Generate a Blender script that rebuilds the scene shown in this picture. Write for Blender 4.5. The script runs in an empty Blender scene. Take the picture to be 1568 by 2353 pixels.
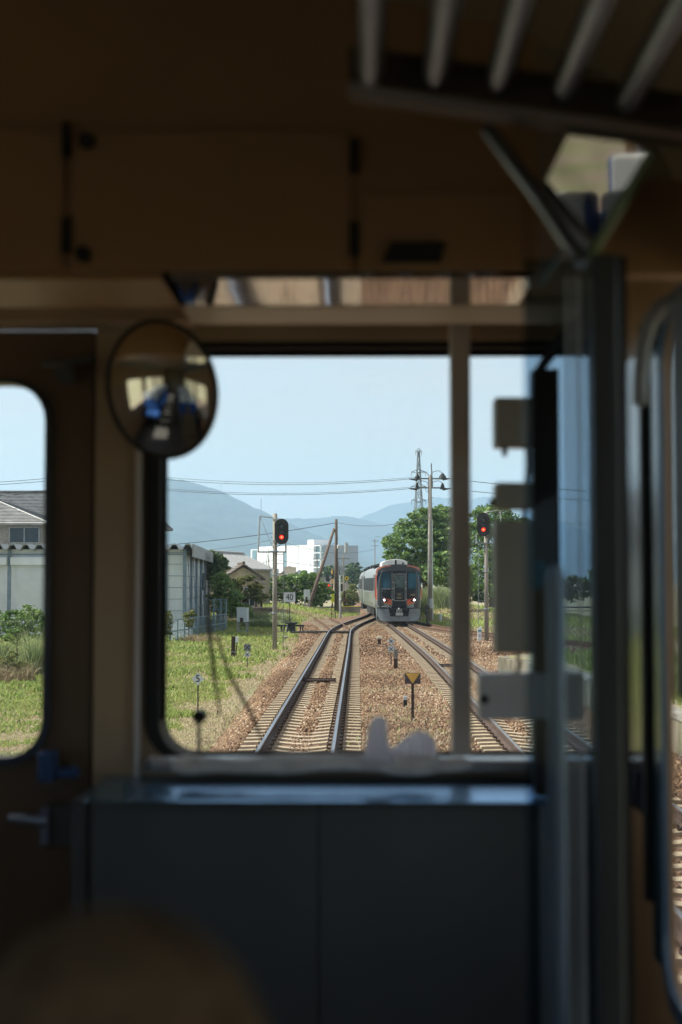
import bpy, math, random
import numpy as np
from mathutils import Vector, Matrix, Euler

random.seed(7)
RNG = np.random.default_rng(11)
scene = bpy.context.scene
COL = scene.collection
R = math.radians

# ------------------------------------------------------------------ camera
cam_data = bpy.data.cameras.new("camera")
cam = bpy.data.objects.new("camera", cam_data)
COL.objects.link(cam)
cam.location = (0, 0, 2.5)
cam.rotation_euler = (R(90 + 2.864), 0, R(0.70))
cam_data.sensor_fit = 'VERTICAL'
cam_data.sensor_height = 36
cam_data.sensor_width = 24
cam_data.lens = 50
cam_data.clip_start = 0.02
cam_data.clip_end = 30000
cam_data.dof.use_dof = True
cam_data.dof.focus_distance = 75
cam_data.dof.aperture_fstop = 3.0
scene.camera = cam

# ------------------------------------------------------------------ sky + sun + exposure
SUN_AZ = 280.0     # compass degrees of the sun, 0 = straight ahead along the track, clockwise
SUN_EL = 47.0
world = bpy.data.worlds.new("World")
scene.world = world
world.use_nodes = True
wn = world.node_tree
wn.nodes.clear()
sky = wn.nodes.new('ShaderNodeTexSky')
sky.sky_type = 'NISHITA'
sky.sun_disc = False
sky.sun_elevation = R(SUN_EL)
sky.sun_rotation = R(SUN_AZ)
sky.air_density = 1.0
sky.dust_density = 1.6
sky.ozone_density = 1.0
bg = wn.nodes.new('ShaderNodeBackground')
bg.inputs['Strength'].default_value = 0.112
wo = wn.nodes.new('ShaderNodeOutputWorld')
# a thin veil of high cloud over the clear sky
wtc = wn.nodes.new('ShaderNodeTexCoord')
wmp = wn.nodes.new('ShaderNodeMapping')
wmp.inputs['Scale'].default_value = (1.0, 1.0, 5.0)
wnz = wn.nodes.new('ShaderNodeTexNoise')
wnz.inputs['Scale'].default_value = 2.6
wnz.inputs['Detail'].default_value = 7
wnz.inputs['Distortion'].default_value = .6
wcr = wn.nodes.new('ShaderNodeMapRange')
wcr.inputs['From Min'].default_value = .35
wcr.inputs['From Max'].default_value = .72
wcr.inputs['To Min'].default_value = .42
wcr.inputs['To Max'].default_value = .80
wmx = wn.nodes.new('ShaderNodeMixRGB')
wmx.inputs[2].default_value = (3.95, 3.3, 2.7, 1)
wn.links.new(wtc.outputs['Generated'], wmp.inputs[0])
wn.links.new(wmp.outputs[0], wnz.inputs['Vector'])
wn.links.new(wnz.outputs['Fac'], wcr.inputs['Value'])
wn.links.new(wcr.outputs[0], wmx.inputs[0])
wn.links.new(sky.outputs[0], wmx.inputs[1])
wn.links.new(wmx.outputs[0], bg.inputs['Color'])
wn.links.new(bg.outputs[0], wo.inputs['Surface'])

sd = bpy.data.lights.new("sun", 'SUN')
sd.energy = 4.6
sd.angle = R(0.53)
sd.color = (1.0, 0.95, 0.87)
sun = bpy.data.objects.new("sun", sd)
COL.objects.link(sun)
az, el = R(SUN_AZ), R(SUN_EL)
tosun = Vector((math.sin(az) * math.cos(el), math.cos(az) * math.cos(el), math.sin(el)))
sun.rotation_euler = tosun.to_track_quat('Z', 'Y').to_euler()
sun.location = (0, 0, 60)

scene.view_settings.view_transform = 'Standard'
scene.view_settings.look = 'None'
scene.view_settings.exposure = 1.03
scene.view_settings.gamma = 1.0
scene.cycles.use_denoising = True
scene.cycles.max_bounces = 8
scene.cycles.diffuse_bounces = 4
scene.cycles.glossy_bounces = 4
scene.cycles.transparent_max_bounces = 16
scene.cycles.volume_bounces = 1
scene.cycles.sample_clamp_indirect = 6

# ------------------------------------------------------------------ helpers
CM = Matrix.Rotation(R(0.70), 3, 'Z') @ Matrix.Rotation(R(90 + 2.864), 3, 'X')


def P(px, py, d):
    """the point that stands d metres up the line and is seen at px, py of a 1568 wide picture"""
    v = CM @ Vector(((px - 784) / 3268.0, -(py - 1176.5) / 3268.0, -1.0))
    v = v * (d / v.y)
    return Vector((v.x, d, v.z + 2.5))


def PX(px, d):
    return P(px, 1340, d).x


def PZ(py, d):
    return P(824, py, d).z


GROUND = -0.42


def DG(py, z=GROUND):
    """distance of a point of height z seen at row py"""
    return (2.5 - z) * 3268 / (py - 1340)


def tag(o, label=None, cat=None, group=None, kind=None):
    if label: o['label'] = label
    if cat: o['category'] = cat
    if group: o['group'] = group
    if kind: o['kind'] = kind
    return o


def thing(name, label, cat, loc=(0, 0, 0), rz=0.0, group=None):
    o = bpy.data.objects.new(name, None)
    COL.objects.link(o)
    o.empty_display_size = 0.2
    o.location = loc
    o.rotation_euler = (0, 0, rz)
    return tag(o, label, cat, group)


def copy_tree(o, parent=None):
    c = o.copy()
    COL.objects.link(c)
    c.parent = parent
    for ch in list(o.children):
        copy_tree(ch, c)
    return c


class MB:
    def __init__(self):
        self.v, self.f = [], []

    def add(self, verts, faces):
        b = len(self.v)
        self.v += [tuple(p) for p in verts]
        self.f += [tuple(i + b for i in f) for f in faces]
        return self

    def box(self, c, s, rz=0.0, rx=0.0, ry=0.0):
        m = Euler((rx, ry, rz)).to_matrix()
        h = Vector(s) / 2
        vs = [m @ Vector((a * h.x, b * h.y, e * h.z)) + Vector(c) for a in (-1, 1) for b in (-1, 1) for e in (-1, 1)]
        return self.add(vs, [(0, 1, 3, 2), (4, 6, 7, 5), (0, 4, 5, 1), (2, 3, 7, 6), (0, 2, 6, 4), (1, 5, 7, 3)])

    def b2(self, a, b):
        """box between two corners"""
        a, b = Vector(a), Vector(b)
        return self.box((a + b) / 2, [abs(x) for x in (b - a)])

    def cyl(self, p0, p1, r0, r1=None, n=10, caps=True):
        p0, p1 = Vector(p0), Vector(p1)
        r1 = r0 if r1 is None else r1
        q = (p1 - p0).to_track_quat('Z', 'Y').to_matrix()
        vs = []
        for p, r in ((p0, r0), (p1, r1)):
            for i in range(n):
                a = 2 * math.pi * i / n
                vs.append(q @ Vector((r * math.cos(a), r * math.sin(a), 0)) + p)
        fs = [(i, (i + 1) % n, n + (i + 1) % n, n + i) for i in range(n)]
        if caps:
            fs += [tuple(range(n - 1, -1, -1)), tuple(range(n, 2 * n))]
        return self.add(vs, fs)

    def tube(self, pts, r, n=8, caps=True):
        pts = [Vector(p) for p in pts]
        rs = r if isinstance(r, (list, tuple)) else [r] * len(pts)
        vs, fs = [], []
        up = None
        for k, p in enumerate(pts):
            t = (pts[min(k + 1, len(pts) - 1)] - pts[max(k - 1, 0)]).normalized()
            if up is None:
                up = t.orthogonal().normalized()
            up = (up - t * up.dot(t)).normalized()
            w = t.cross(up)
            for i in range(n):
                a = 2 * math.pi * i / n
                vs.append(p + (up * math.cos(a) + w * math.sin(a)) * rs[k])
        for k in range(len(pts) - 1):
            for i in range(n):
                j = (i + 1) % n
                fs.append((k * n + i, k * n + j, (k + 1) * n + j, (k + 1) * n + i))
        if caps:
            fs += [tuple(range(n - 1, -1, -1)), tuple((len(pts) - 1) * n + i for i in range(n))]
        return self.add(vs, fs)

    def ball(self, c, r, nu=14, nv=9):
        r = (r, r, r) if not isinstance(r, (tuple, list)) else r
        vs, fs = [], []
        for j in range(nv + 1):
            th = math.pi * j / nv
            for i in range(nu):
                a = 2 * math.pi * i / nu
                vs.append((c[0] + r[0] * math.sin(th) * math.cos(a), c[1] + r[1] * math.sin(th) * math.sin(a), c[2] + r[2] * math.cos(th)))
        for j in range(nv):
            for i in range(nu):
                k = (i + 1) % nu
                fs.append((j * nu + i, (j + 1) * nu + i, (j + 1) * nu + k, j * nu + k))
        return self.add(vs, fs)

    def prism(self, poly, fn, t0, t1):
        """2-d polygon (u, v) swept from t0 to t1; fn(u, v, t) gives the point"""
        n = len(poly)
        vs = [fn(u, v, t0) for u, v in poly] + [fn(u, v, t1) for u, v in poly]
        fs = [(i, (i + 1) % n, n + (i + 1) % n, n + i) for i in range(n)]
        fs += [tuple(range(n - 1, -1, -1)), tuple(range(n, 2 * n))]
        return self.add(vs, fs)

    def ring(self, outer, inner, fn, t0, t1):
        """closed ring between two loops of equal length"""
        n = len(outer)
        vs = [fn(u, v, t0) for u, v in outer] + [fn(u, v, t0) for u, v in inner] + \
             [fn(u, v, t1) for u, v in outer] + [fn(u, v, t1) for u, v in inner]
        fs = []
        for i in range(n):
            j = (i + 1) % n
            fs += [(i, j, n + j, n + i), (2 * n + i, 3 * n + i, 3 * n + j, 2 * n + j),
                   (i, 2 * n + i, 2 * n + j, j), (n + i, n + j, 3 * n + j, 3 * n + i)]
        return self.add(vs, fs)

    def build(self, name, m, parent=None, smooth=False, bevel=0.0, world=None, segs=2):
        off = Vector(world) if world is not None else Vector((0, 0, 0))
        me = bpy.data.meshes.new(name)
        me.from_pydata([tuple(Vector(p) - off) for p in self.v], [], self.f)
        me.update()
        bm_fix(me)
        me.materials.append(m)
        if smooth:
            me.polygons.foreach_set('use_smooth', [True] * len(me.polygons))
        o = bpy.data.objects.new(name, me)
        COL.objects.link(o)
        o.parent = parent
        if world is not None and parent is None:
            o.location = off
        if bevel:
            bv = o.modifiers.new('bevel', 'BEVEL')
            bv.width = bevel
            bv.segments = segs
            bv.limit_method = 'ANGLE'
            bv.angle_limit = R(40)
        return o


import bmesh


def bm_fix(me):
    b = bmesh.new()
    b.from_mesh(me)
    bmesh.ops.recalc_face_normals(b, faces=b.faces)
    b.to_mesh(me)
    b.free()


def smooth_by_angle(o, ang=40):
    me = o.data
    me.polygons.foreach_set('use_smooth', [True] * len(me.polygons))
    b = bmesh.new()
    b.from_mesh(me)
    for e in b.edges:
        if len(e.link_faces) == 2 and e.calc_face_angle(0) > R(ang):
            e.smooth = False
    b.to_mesh(me)
    b.free()
    return o


def rrect(x0, z0, x1, z1, r, n=6, angles=None):
    """rounded rectangle loop, counter-clockwise"""
    pts = []
    for cx, cz, a0 in ((x1 - r, z1 - r, 0), (x0 + r, z1 - r, 90), (x0 + r, z0 + r, 180), (x1 - r, z0 + r, 270)):
        for i in range(n + 1):
            a = R(a0 + 90 * i / n)
            pts.append((cx + r * math.cos(a), cz + r * math.sin(a)))
    return pts


def rect_for(loop, x0, z0, x1, z1):
    """a point of the outer rectangle for every point of a rounded loop made by rrect"""
    n = len(loop) // 4
    out = []
    cs = [(x1, z1), (x0, z1), (x0, z0), (x1, z0)]
    for q in range(4):
        cx, cz = cs[q]
        for i in range(n):
            u, v = loop[q * n + i]
            f = i / (n - 1)
            if q == 0: p = (x1, v) if f < .5 else (u, z1)
            elif q == 1: p = (u, z1) if f < .5 else (x0, v)
            elif q == 2: p = (x0, v) if f < .5 else (u, z0)
            else: p = (u, z0) if f < .5 else (x1, v)
            if abs(f - .5) < 1e-6: p = (cx, cz)
            out.append(p)
    return out


def rrect4(x0, z0, x1, z1, rs, n=6):
    """rounded rectangle with its own radius for each corner: upper right, upper left, lower left, lower right"""
    pts = []
    for (sx, sz, a0), r in zip(((1, 1, 0), (0, 1, 90), (0, 0, 180), (1, 0, 270)), rs):
        cx = x1 - r if sx else x0 + r
        cz = z1 - r if sz else z0 + r
        for i in range(n + 1):
            a = R(a0 + 90 * i / n)
            pts.append((cx + r * math.cos(a), cz + r * math.sin(a)))
    return pts


def XZ(u, v, t): return (u, t, v)
def YZ(u, v, t): return (t, u, v)
def XY(u, v, t): return (u, v, t)


# ------------------------------------------------------------------ materials
MATS = {}


def nd(nt, kind, **kw):
    n = nt.nodes.new(kind)
    for k, v in kw.items():
        setattr(n, k, v)
    return n


def mat(name, col, rough=0.6, metal=0.0, var=0.15, scale=4.0, bump=0.0, bscale=40.0, emit=None, estr=0.0, col2=None,
        coat=0.0, stretch=None, detail=5.0, contrast=(0.3, 0.7)):
    if name in MATS: return MATS[name]
    m = bpy.data.materials.new(name)
    m.use_nodes = True
    nt = m.node_tree
    b = nt.nodes['Principled BSDF']
    b.inputs['Roughness'].default_value = rough
    b.inputs['Metallic'].default_value = metal
    b.inputs['Coat Weight'].default_value = coat
    tc = nd(nt, 'ShaderNodeTexCoord')
    src = tc.outputs['Object']
    if stretch:
        mp = nd(nt, 'ShaderNodeMapping')
        mp.inputs['Scale'].default_value = stretch
        nt.links.new(src, mp.inputs[0])
        src = mp.outputs[0]
    nz = nd(nt, 'ShaderNodeTexNoise')
    nz.inputs['Scale'].default_value = scale
    nz.inputs['Detail'].default_value = detail
    nt.links.new(src, nz.inputs['Vector'])
    cr = nd(nt, 'ShaderNodeValToRGB')
    c2 = col2 if col2 else tuple(c * (1 - var * 2) for c in col)
    cr.color_ramp.elements[0].position = contrast[0]
    cr.color_ramp.elements[1].position = contrast[1]
    cr.color_ramp.elements[0].color = (*c2, 1)
    cr.color_ramp.elements[1].color = (*[min(1, c * (1 + var * (0 if col2 else 1))) for c in col], 1)
    nt.links.new(nz.outputs['Fac'], cr.inputs[0])
    nt.links.new(cr.outputs[0], b.inputs['Base Color'])
    if bump:
        n2 = nd(nt, 'ShaderNodeTexNoise')
        n2.inputs['Scale'].default_value = bscale
        n2.inputs['Detail'].default_value = 6
        nt.links.new(src, n2.inputs['Vector'])
        bp = nd(nt, 'ShaderNodeBump')
        bp.inputs['Strength'].default_value = bump
        bp.inputs['Distance'].default_value = 0.02
        nt.links.new(n2.outputs['Fac'], bp.inputs['Height'])
        nt.links.new(bp.outputs[0], b.inputs['Normal'])
    if emit:
        b.inputs['Emission Color'].default_value = (*emit, 1)
        b.inputs['Emission Strength'].default_value = estr
    MATS[name] = m
    return m


def tint_mat(name, stops, rough=0.8, bump=0.0, trans=0.0, spec=0.3):
    """colour from the per-leaf / per-stone attribute 'tint'"""
    m = bpy.data.materials.new(name)
    m.use_nodes = True
    nt = m.node_tree
    b = nt.nodes['Principled BSDF']
    b.inputs['Roughness'].default_value = rough
    b.inputs['Specular IOR Level'].default_value = spec
    at = nd(nt, 'ShaderNodeAttribute', attribute_name='tint')
    cr = nd(nt, 'ShaderNodeValToRGB')
    el = cr.color_ramp.elements
    while len(el) < len(stops): el.new(0.5)
    for e, (p, c) in zip(el, stops):
        e.position = p
        e.color = (*c, 1)
    nt.links.new(at.outputs['Fac'], cr.inputs[0])
    nt.links.new(cr.outputs[0], b.inputs['Base Color'])
    if trans:
        tl = nd(nt, 'ShaderNodeBsdfTranslucent')
        nt.links.new(cr.outputs[0], tl.inputs['Color'])
        mx = nd(nt, 'ShaderNodeMixShader')
        mx.inputs[0].default_value = trans
        nt.links.new(b.outputs[0], mx.inputs[1])
        nt.links.new(tl.outputs[0], mx.inputs[2])
        nt.links.new(mx.outputs[0], nt.nodes['Material Output'].inputs['Surface'])
    if bump:
        tc = nd(nt, 'ShaderNodeTexCoord')
        n2 = nd(nt, 'ShaderNodeTexNoise')
        n2.inputs['Scale'].default_value = 60
        nt.links.new(tc.outputs['Object'], n2.inputs['Vector'])
        bp = nd(nt, 'ShaderNodeBump')
        bp.inputs['Strength'].default_value = bump
        bp.inputs['Distance'].default_value = 0.01
        nt.links.new(n2.outputs['Fac'], bp.inputs['Height'])
        nt.links.new(bp.outputs[0], b.inputs['Normal'])
    MATS[name] = m
    return m


def glass(name, tint=(1, 1, 1), base=0.04, edge=0.6, rough=0.0):
    m = bpy.data.materials.new(name)
    m.use_nodes = True
    nt = m.node_tree
    nt.nodes.clear()
    out = nd(nt, 'ShaderNodeOutputMaterial')
    tr = nd(nt, 'ShaderNodeBsdfTransparent')
    tr.inputs[0].default_value = (*tint, 1)
    gl = nd(nt, 'ShaderNodeBsdfGlossy')
    gl.inputs['Roughness'].default_value = rough
    lw = nd(nt, 'ShaderNodeLayerWeight')
    lw.inputs[0].default_value = 0.5
    pw = nd(nt, 'ShaderNodeMath', operation='POWER')
    pw.inputs[1].default_value = 5
    ma = nd(nt, 'ShaderNodeMath', operation='MULTIPLY_ADD')
    ma.inputs[1].default_value = edge
    ma.inputs[2].default_value = base
    mx = nd(nt, 'ShaderNodeMixShader')
    nt.links.new(lw.outputs['Facing'], pw.inputs[0])
    nt.links.new(pw.outputs[0], ma.inputs[0])
    nt.links.new(ma.outputs[0], mx.inputs[0])
    nt.links.new(tr.outputs[0], mx.inputs[1])
    nt.links.new(gl.outputs[0], mx.inputs[2])
    nt.links.new(mx.outputs[0], out.inputs['Surface'])
    MATS[name] = m
    return m


def arr_mesh(name, verts, faces, tint, m, parent=None, smooth=False, loc=None):
    """fast mesh from numpy arrays: verts (n,3), faces (k,q) all of one size, tint (n,)"""
    me = bpy.data.meshes.new(name)
    nv, nf, q = len(verts), len(faces), faces.shape[1]
    me.vertices.add(nv)
    me.vertices.foreach_set('co', verts.astype(np.float32).ravel())
    me.loops.add(nf * q)
    me.loops.foreach_set('vertex_index', faces.astype(np.int32).ravel())
    me.polygons.add(nf)
    me.polygons.foreach_set('loop_start', np.arange(0, nf * q, q, dtype=np.int32))
    me.polygons.foreach_set('loop_total', np.full(nf, q, dtype=np.int32))
    if smooth:
        me.polygons.foreach_set('use_smooth', np.ones(nf, dtype=bool))
    me.update(calc_edges=True)
    if tint is not None:
        a = me.attributes.new('tint', 'FLOAT', 'POINT')
        a.data.foreach_set('value', tint.astype(np.float32))
    me.materials.append(m)
    o = bpy.data.objects.new(name, me)
    COL.objects.link(o)
    o.parent = parent
    if loc is not None: o.location = loc
    return o


def noise2(x, y, seed=0, oct=4, base=1.0):
    """cheap smooth pseudo noise in 0..1"""
    r = np.random.default_rng(seed)
    s = np.zeros_like(x, dtype=float)
    amp, tot = 1.0, 0.0
    f = base
    for o in range(oct):
        for k in range(3):
            a = r.uniform(0, 2 * math.pi)
            ph = r.uniform(0, 6.28)
            ff = f * r.uniform(.7, 1.4)
            s += amp * np.sin((x * math.cos(a) + y * math.sin(a)) * ff + ph + 1.7 * np.sin((x * math.sin(a * 1.7) - y * math.cos(a * 2.3)) * ff * .6 + ph * 2))
            tot += amp
        amp *= .6
        f *= 2.1
    return np.clip(.5 + .85 * s / tot, 0, 1)


def text_mesh(name, txt, size, m, parent, loc, rot, depth=0.004, sx=1.0):
    cu = bpy.data.curves.new(name, 'FONT')
    cu.body = txt
    cu.size = size
    cu.align_x = 'CENTER'
    cu.align_y = 'CENTER'
    cu.extrude = depth
    tmp = bpy.data.objects.new(name, cu)
    COL.objects.link(tmp)
    dg = bpy.context.evaluated_depsgraph_get()
    me = bpy.data.meshes.new_from_object(tmp.evaluated_get(dg))
    bpy.data.objects.remove(tmp)
    me.name = name
    me.materials.clear()
    me.materials.append(m)
    o = bpy.data.objects.new(name, me)
    COL.objects.link(o)
    o.parent = parent
    o.location = loc
    o.rotation_euler = rot
    o.scale = (sx, 1, 1)
    return o


# paints and surfaces
CREAM = mat('cream paint', (0.46, 0.34, 0.22), 0.55, var=.08, scale=2, bump=.05)
CREAM_D = mat('brown paint', (0.36, 0.21, 0.10), 0.5, var=.08, scale=2)
CEIL = mat('ceiling paint', (0.30, 0.24, 0.16), 0.6, var=.06, scale=1.5)
GREYP = mat('grey console paint', (0.080, 0.093, 0.104), 0.5, var=.08, scale=3)
PALE = mat('pale grey enamel', (0.42, 0.43, 0.45), 0.22, var=.05, scale=3)
COUNTER = mat('satin steel counter', (0.28, 0.50, 0.76), 0.26, metal=1.0, var=.06, scale=5)
TRIM = mat('dark window trim', (0.06, 0.11, 0.18), 0.2, var=.05)
BOXG = mat('grey green enamel', (0.36, 0.35, 0.30), 0.4, var=.08, scale=5)
STEEL = mat('brushed stainless steel', (0.24, 0.28, 0.36), 0.3, metal=1.0, var=.06, scale=10)
SOFFIT = mat('polished steel soffit', (0.62, 0.58, 0.54), 0.045, metal=1.0, var=.05, scale=6, bump=.02, bscale=9)
RUBBER = mat('black rubber', (0.012, 0.012, 0.013), 0.7, var=.1)
BLACKP = mat('black paint', (0.015, 0.016, 0.018), 0.5, var=.1)
DARKFLOOR = mat('dark floor vinyl', (0.11, 0.10, 0.09), 0.5, var=.15)
MIRROR = mat('mirror', (0.85, 0.87, 0.86), 0.02, metal=1.0, var=.01)
CLOTH = mat('white cotton', (0.80, 0.78, 0.78), 0.95, var=.1, scale=20, bump=.4, bscale=60)
SEATM = mat('dark brown plush', (0.19, 0.125, 0.07), 0.95, var=.25, scale=30, bump=.4, bscale=200)
CONC = mat('weathered concrete', (0.33, 0.30, 0.26), 0.9, var=.25, scale=1.2, bump=.3, bscale=8, stretch=(1, 1, .4))
CONCP = mat('grey concrete pole', (0.30, 0.27, 0.23), 0.85, var=.18, scale=2.0, bump=.15, stretch=(1, 1, .3))
SLEEP = mat('sleeper concrete', (0.48, 0.385, 0.27), 0.9, var=.22, scale=3.5, bump=.35, bscale=30, col2=(0.27, 0.19, 0.12))
RAILTOP = mat('polished rail steel', (0.36, 0.38, 0.43), 0.34, metal=1.0, var=.12, scale=1.2, stretch=(1, .2, 1))
RUSTY = mat('rusty rail side', (0.075, 0.042, 0.030), 0.85, var=.3, scale=9, bump=.2)
RUSTB = mat('brown rust', (0.13, 0.065, 0.035), 0.85, var=.35, scale=8, bump=.3)
RUSTP = mat('rust brown plate', (0.06, 0.035, 0.027), 0.8, var=.25, scale=14)
GALV = mat('galvanised steel', (0.40, 0.42, 0.44), 0.5, metal=.4, var=.15, scale=5)
GALVD = mat('aged galvanised steel', (0.22, 0.24, 0.25), 0.55, metal=.4, var=.15, scale=5)
WIRE = mat('dark cable', (0.05, 0.055, 0.06), 0.6)
WOODP = mat('old grey timber pole', (0.14, 0.10, 0.075), 0.9, var=.25, scale=3, bump=.2, stretch=(3, 3, .3))
SIGNW = mat('sign face grey white', (0.62, 0.65, 0.66), 0.6, var=.08, scale=3)
BLACKS = mat('black sign lettering', (0.02, 0.02, 0.035), 0.6)
YELS = mat('amber sign face', (0.70, 0.40, 0.08), 0.55, var=.1, scale=8)
YELLOW = mat('warning yellow', (0.75, 0.55, 0.04), 0.5, var=.15, scale=6)
YELCR = mat('crossing yellow', (0.70, 0.33, 0.03), 0.5, var=.15, scale=6)
REDL = mat('lit red lens', (0.5, 0.02, 0.01), 0.3, emit=(1.0, 0.02, 0.01), estr=0.9)
REDHOT = mat('red lens centre', (0.9, 0.2, 0.1), 0.3, emit=(1.0, 0.12, 0.04), estr=2.6)
DARKL = mat('unlit lens', (0.05, 0.055, 0.06), 0.15)
LAMPW = mat('lit headlight', (1, 1, 1), 0.2, emit=(0.95, 0.93, 1.0), estr=14.0)

# ================================================================== LAND
def path(pts):
    ys = np.array([p[0] for p in pts], float)
    xs = np.array([p[1] for p in pts], float)
    m = np.gradient(xs, ys)

    def f(y):
        y = np.asarray(y, float)
        i = np.clip(np.searchsorted(ys, y) - 1, 0, len(ys) - 2)
        h = ys[i + 1] - ys[i]
        t = (y - ys[i]) / h
        t = np.clip(t, 0, 1)
        return ((2 * t**3 - 3 * t**2 + 1) * xs[i] + (t**3 - 2 * t**2 + t) * h * m[i] +
                (-2 * t**3 + 3 * t**2) * xs[i + 1] + (t**3 - t**2) * h * m[i + 1])
    return f


left_c = path([(-15, -.95), (0, -.95), (20, -.95), (40, -.95), (60, -.96), (70, -.98), (77, -.95), (84, -.70), (92, -.22), (100, .36), (107, .86), (115, 1.36), (125, 1.70)])
right_c = path([(-15, 3.0), (0, 3.0), (20, 3.0), (35, 3.02), (50, 3.0), (60, 2.9), (70, 2.78), (87, 2.5), (100, 2.17), (112, 1.92), (125, 1.72)])
far_c = path([(125, 1.71), (150, 1.5), (181, 1.32), (250, 1.35), (350, 1.5), (470, 1.6)])
sidel_c = path([(77.5, -1.0), (82, -1.2), (88, -1.55), (96, -2.1), (104, -2.7)])
sider_c = path([(58, 10.2), (64, 8.3), (71, 6.45), (76, 5.35), (87, 3.9), (100, 2.75), (110, 2.1)])
xl_f = path([(-15, -2.9), (10, -2.85), (24, -2.75), (48, -3.1), (70, -3.2), (80, -3.7), (95, -4.3), (106, -4.0), (113, -2.2), (125, -.4), (150, -.6), (200, -.9), (470, -.6)])
xr_f = path([(-15, 5.1), (10, 5.1), (36, 5.1), (42, 4.3), (47, 5.6), (58, 11.5), (66, 10), (76, 7.2), (87, 5.6), (100, 4.4), (112, 4.0), (125, 3.8), (150, 3.4), (181, 3.2), (470, 3.4)])


def sstep(t):
    t = np.clip(t, 0, 1)
    return t * t * (3 - 2 * t)


def gz(x, y):
    """height of the natural ground"""
    x = np.asarray(x, float)
    y = np.asarray(y, float)
    z = np.full(np.broadcast(x, y).shape, GROUND) + 0.03 * (noise2(x, y, 3, 2, .5) - .5) * (np.abs(y) < 400)
    e = ((x + 7.0) / 5.0)**2 + ((y - 122) / 24.0)**2
    z = z + 1.05 * np.exp(-e * 1.3) * sstep((-1.0 - x) / 1.8)
    e = ((x - 9.0) / 6.0)**2 + ((y - 118) / 26.0)**2
    z = z + .95 * np.exp(-e * 1.4) * sstep((x - 4.3) / 1.6)
    inb = sstep((x - xl_f(np.clip(y, -15, 470)) + .1) / .35) * sstep((xr_f(np.clip(y, -15, 470)) - x + .1) / .35) * (y < 470)
    z = z - .22 * inb
    return z


GROUNDM = mat('meadow soil', (0.23, 0.23, 0.10), 0.95, scale=1.1, col2=(0.32, 0.25, 0.17), bump=.5, bscale=7, detail=9, contrast=(.40, .60))
# the sheet: fine near the line, coarse towards the horizon
gx = np.unique(np.concatenate([-np.geomspace(22, 9000, 40), np.linspace(-21, 24, 91), np.geomspace(26, 9000, 38)]))
gy = np.unique(np.concatenate([np.array([-9000, -3000, -1000, -300, -100, -50]), np.linspace(-30, 170, 201), np.geomspace(173, 9700, 50)]))
X, Y = np.meshgrid(gx, gy)
Z = gz(X, Y)
nxx, nyy = len(gx), len(gy)
V = np.stack([X.ravel(), Y.ravel(), Z.ravel()], 1)
I = np.arange(nxx * nyy).reshape(nyy, nxx)
F = np.stack([I[:-1, :-1].ravel(), I[:-1, 1:].ravel(), I[1:, 1:].ravel(), I[1:, :-1].ravel()], 1)
o = arr_mesh('ground', V, F, None, GROUNDM, smooth=True)
tag(o, kind='structure')

# ------------------------------------------------------------------ ballast bed and stones
STONEM = tint_mat('ballast stone', [(0.0, (0.05, 0.030, 0.022)), (0.3, (0.11, 0.062, 0.036)), (0.55, (0.215, 0.125, 0.072)), (0.8, (0.33, 0.215, 0.13)), (1.0, (0.50, 0.42, 0.33))], 0.9)
BEDM = mat('ballast bed', (0.24, 0.135, 0.08), 0.95, scale=14, col2=(0.07, 0.038, 0.024), bump=1.0, bscale=22, detail=8, contrast=(.38, .62))


def bz(x, y):
    yy = np.clip(y, -15, 470)
    z = -0.226 - .42 * sstep((xl_f(yy) + .75 - x) / 1.0) - .42 * sstep((x - xr_f(yy) + .55) / .9)
    for cf, y0, y1 in ((left_c, -15, 125), (right_c, -15, 125)):
        d = np.abs(x - cf(yy))
        z = z + .045 * np.exp(-(d / .17)**2) * ((yy > 26) & (yy < y1)) * noise2(x * 0, y, 5, 2, .4)
    return z


ys = np.unique(np.concatenate([np.arange(-14, 110, .5), np.arange(110, 470, 4)]))
us = np.linspace(0, 1, 61)
XX = xl_f(ys)[:, None] - .25 + (xr_f(ys) - xl_f(ys) + .5)[:, None] * us[None, :]
YY = np.repeat(ys[:, None], len(us), 1)
ZZ = bz(XX, YY) + .03 * (noise2(XX, YY, 9, 3, 2.5) - .5)
I = np.arange(XX.size).reshape(XX.shape)
F = np.stack([I[:-1, :-1].ravel(), I[:-1, 1:].ravel(), I[1:, 1:].ravel(), I[1:, :-1].ravel()], 1)
o = arr_mesh('ballast_bed', np.stack([XX.ravel(), YY.ravel(), ZZ.ravel()], 1), F, None, BEDM, smooth=True)
tag(o, kind='structure')

ROCK = np.array([[-1, -1, -1], [1, -1, -1], [1, 1, -1], [-1, 1, -1], [-1, -1, 1], [1, -1, 1], [1, 1, 1], [-1, 1, 1]], float)
ROCKF = np.array([[0, 3, 2, 1], [4, 5, 6, 7], [0, 1, 5, 4], [1, 2, 6, 5], [2, 3, 7, 6], [3, 0, 4, 7]])


def rand_rot(n, rng):
    q = rng.normal(size=(n, 4))
    q /= np.linalg.norm(q, axis=1)[:, None]
    w, x, y, z = q.T
    return np.stack([1 - 2 * (y * y + z * z), 2 * (x * y - z * w), 2 * (x * z + y * w),
                     2 * (x * y + z * w), 1 - 2 * (x * x + z * z), 2 * (y * z - x * w),
                     2 * (x * z - y * w), 2 * (y * z + x * w), 1 - 2 * (x * x + y * y)], 1).reshape(n, 3, 3)


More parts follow.
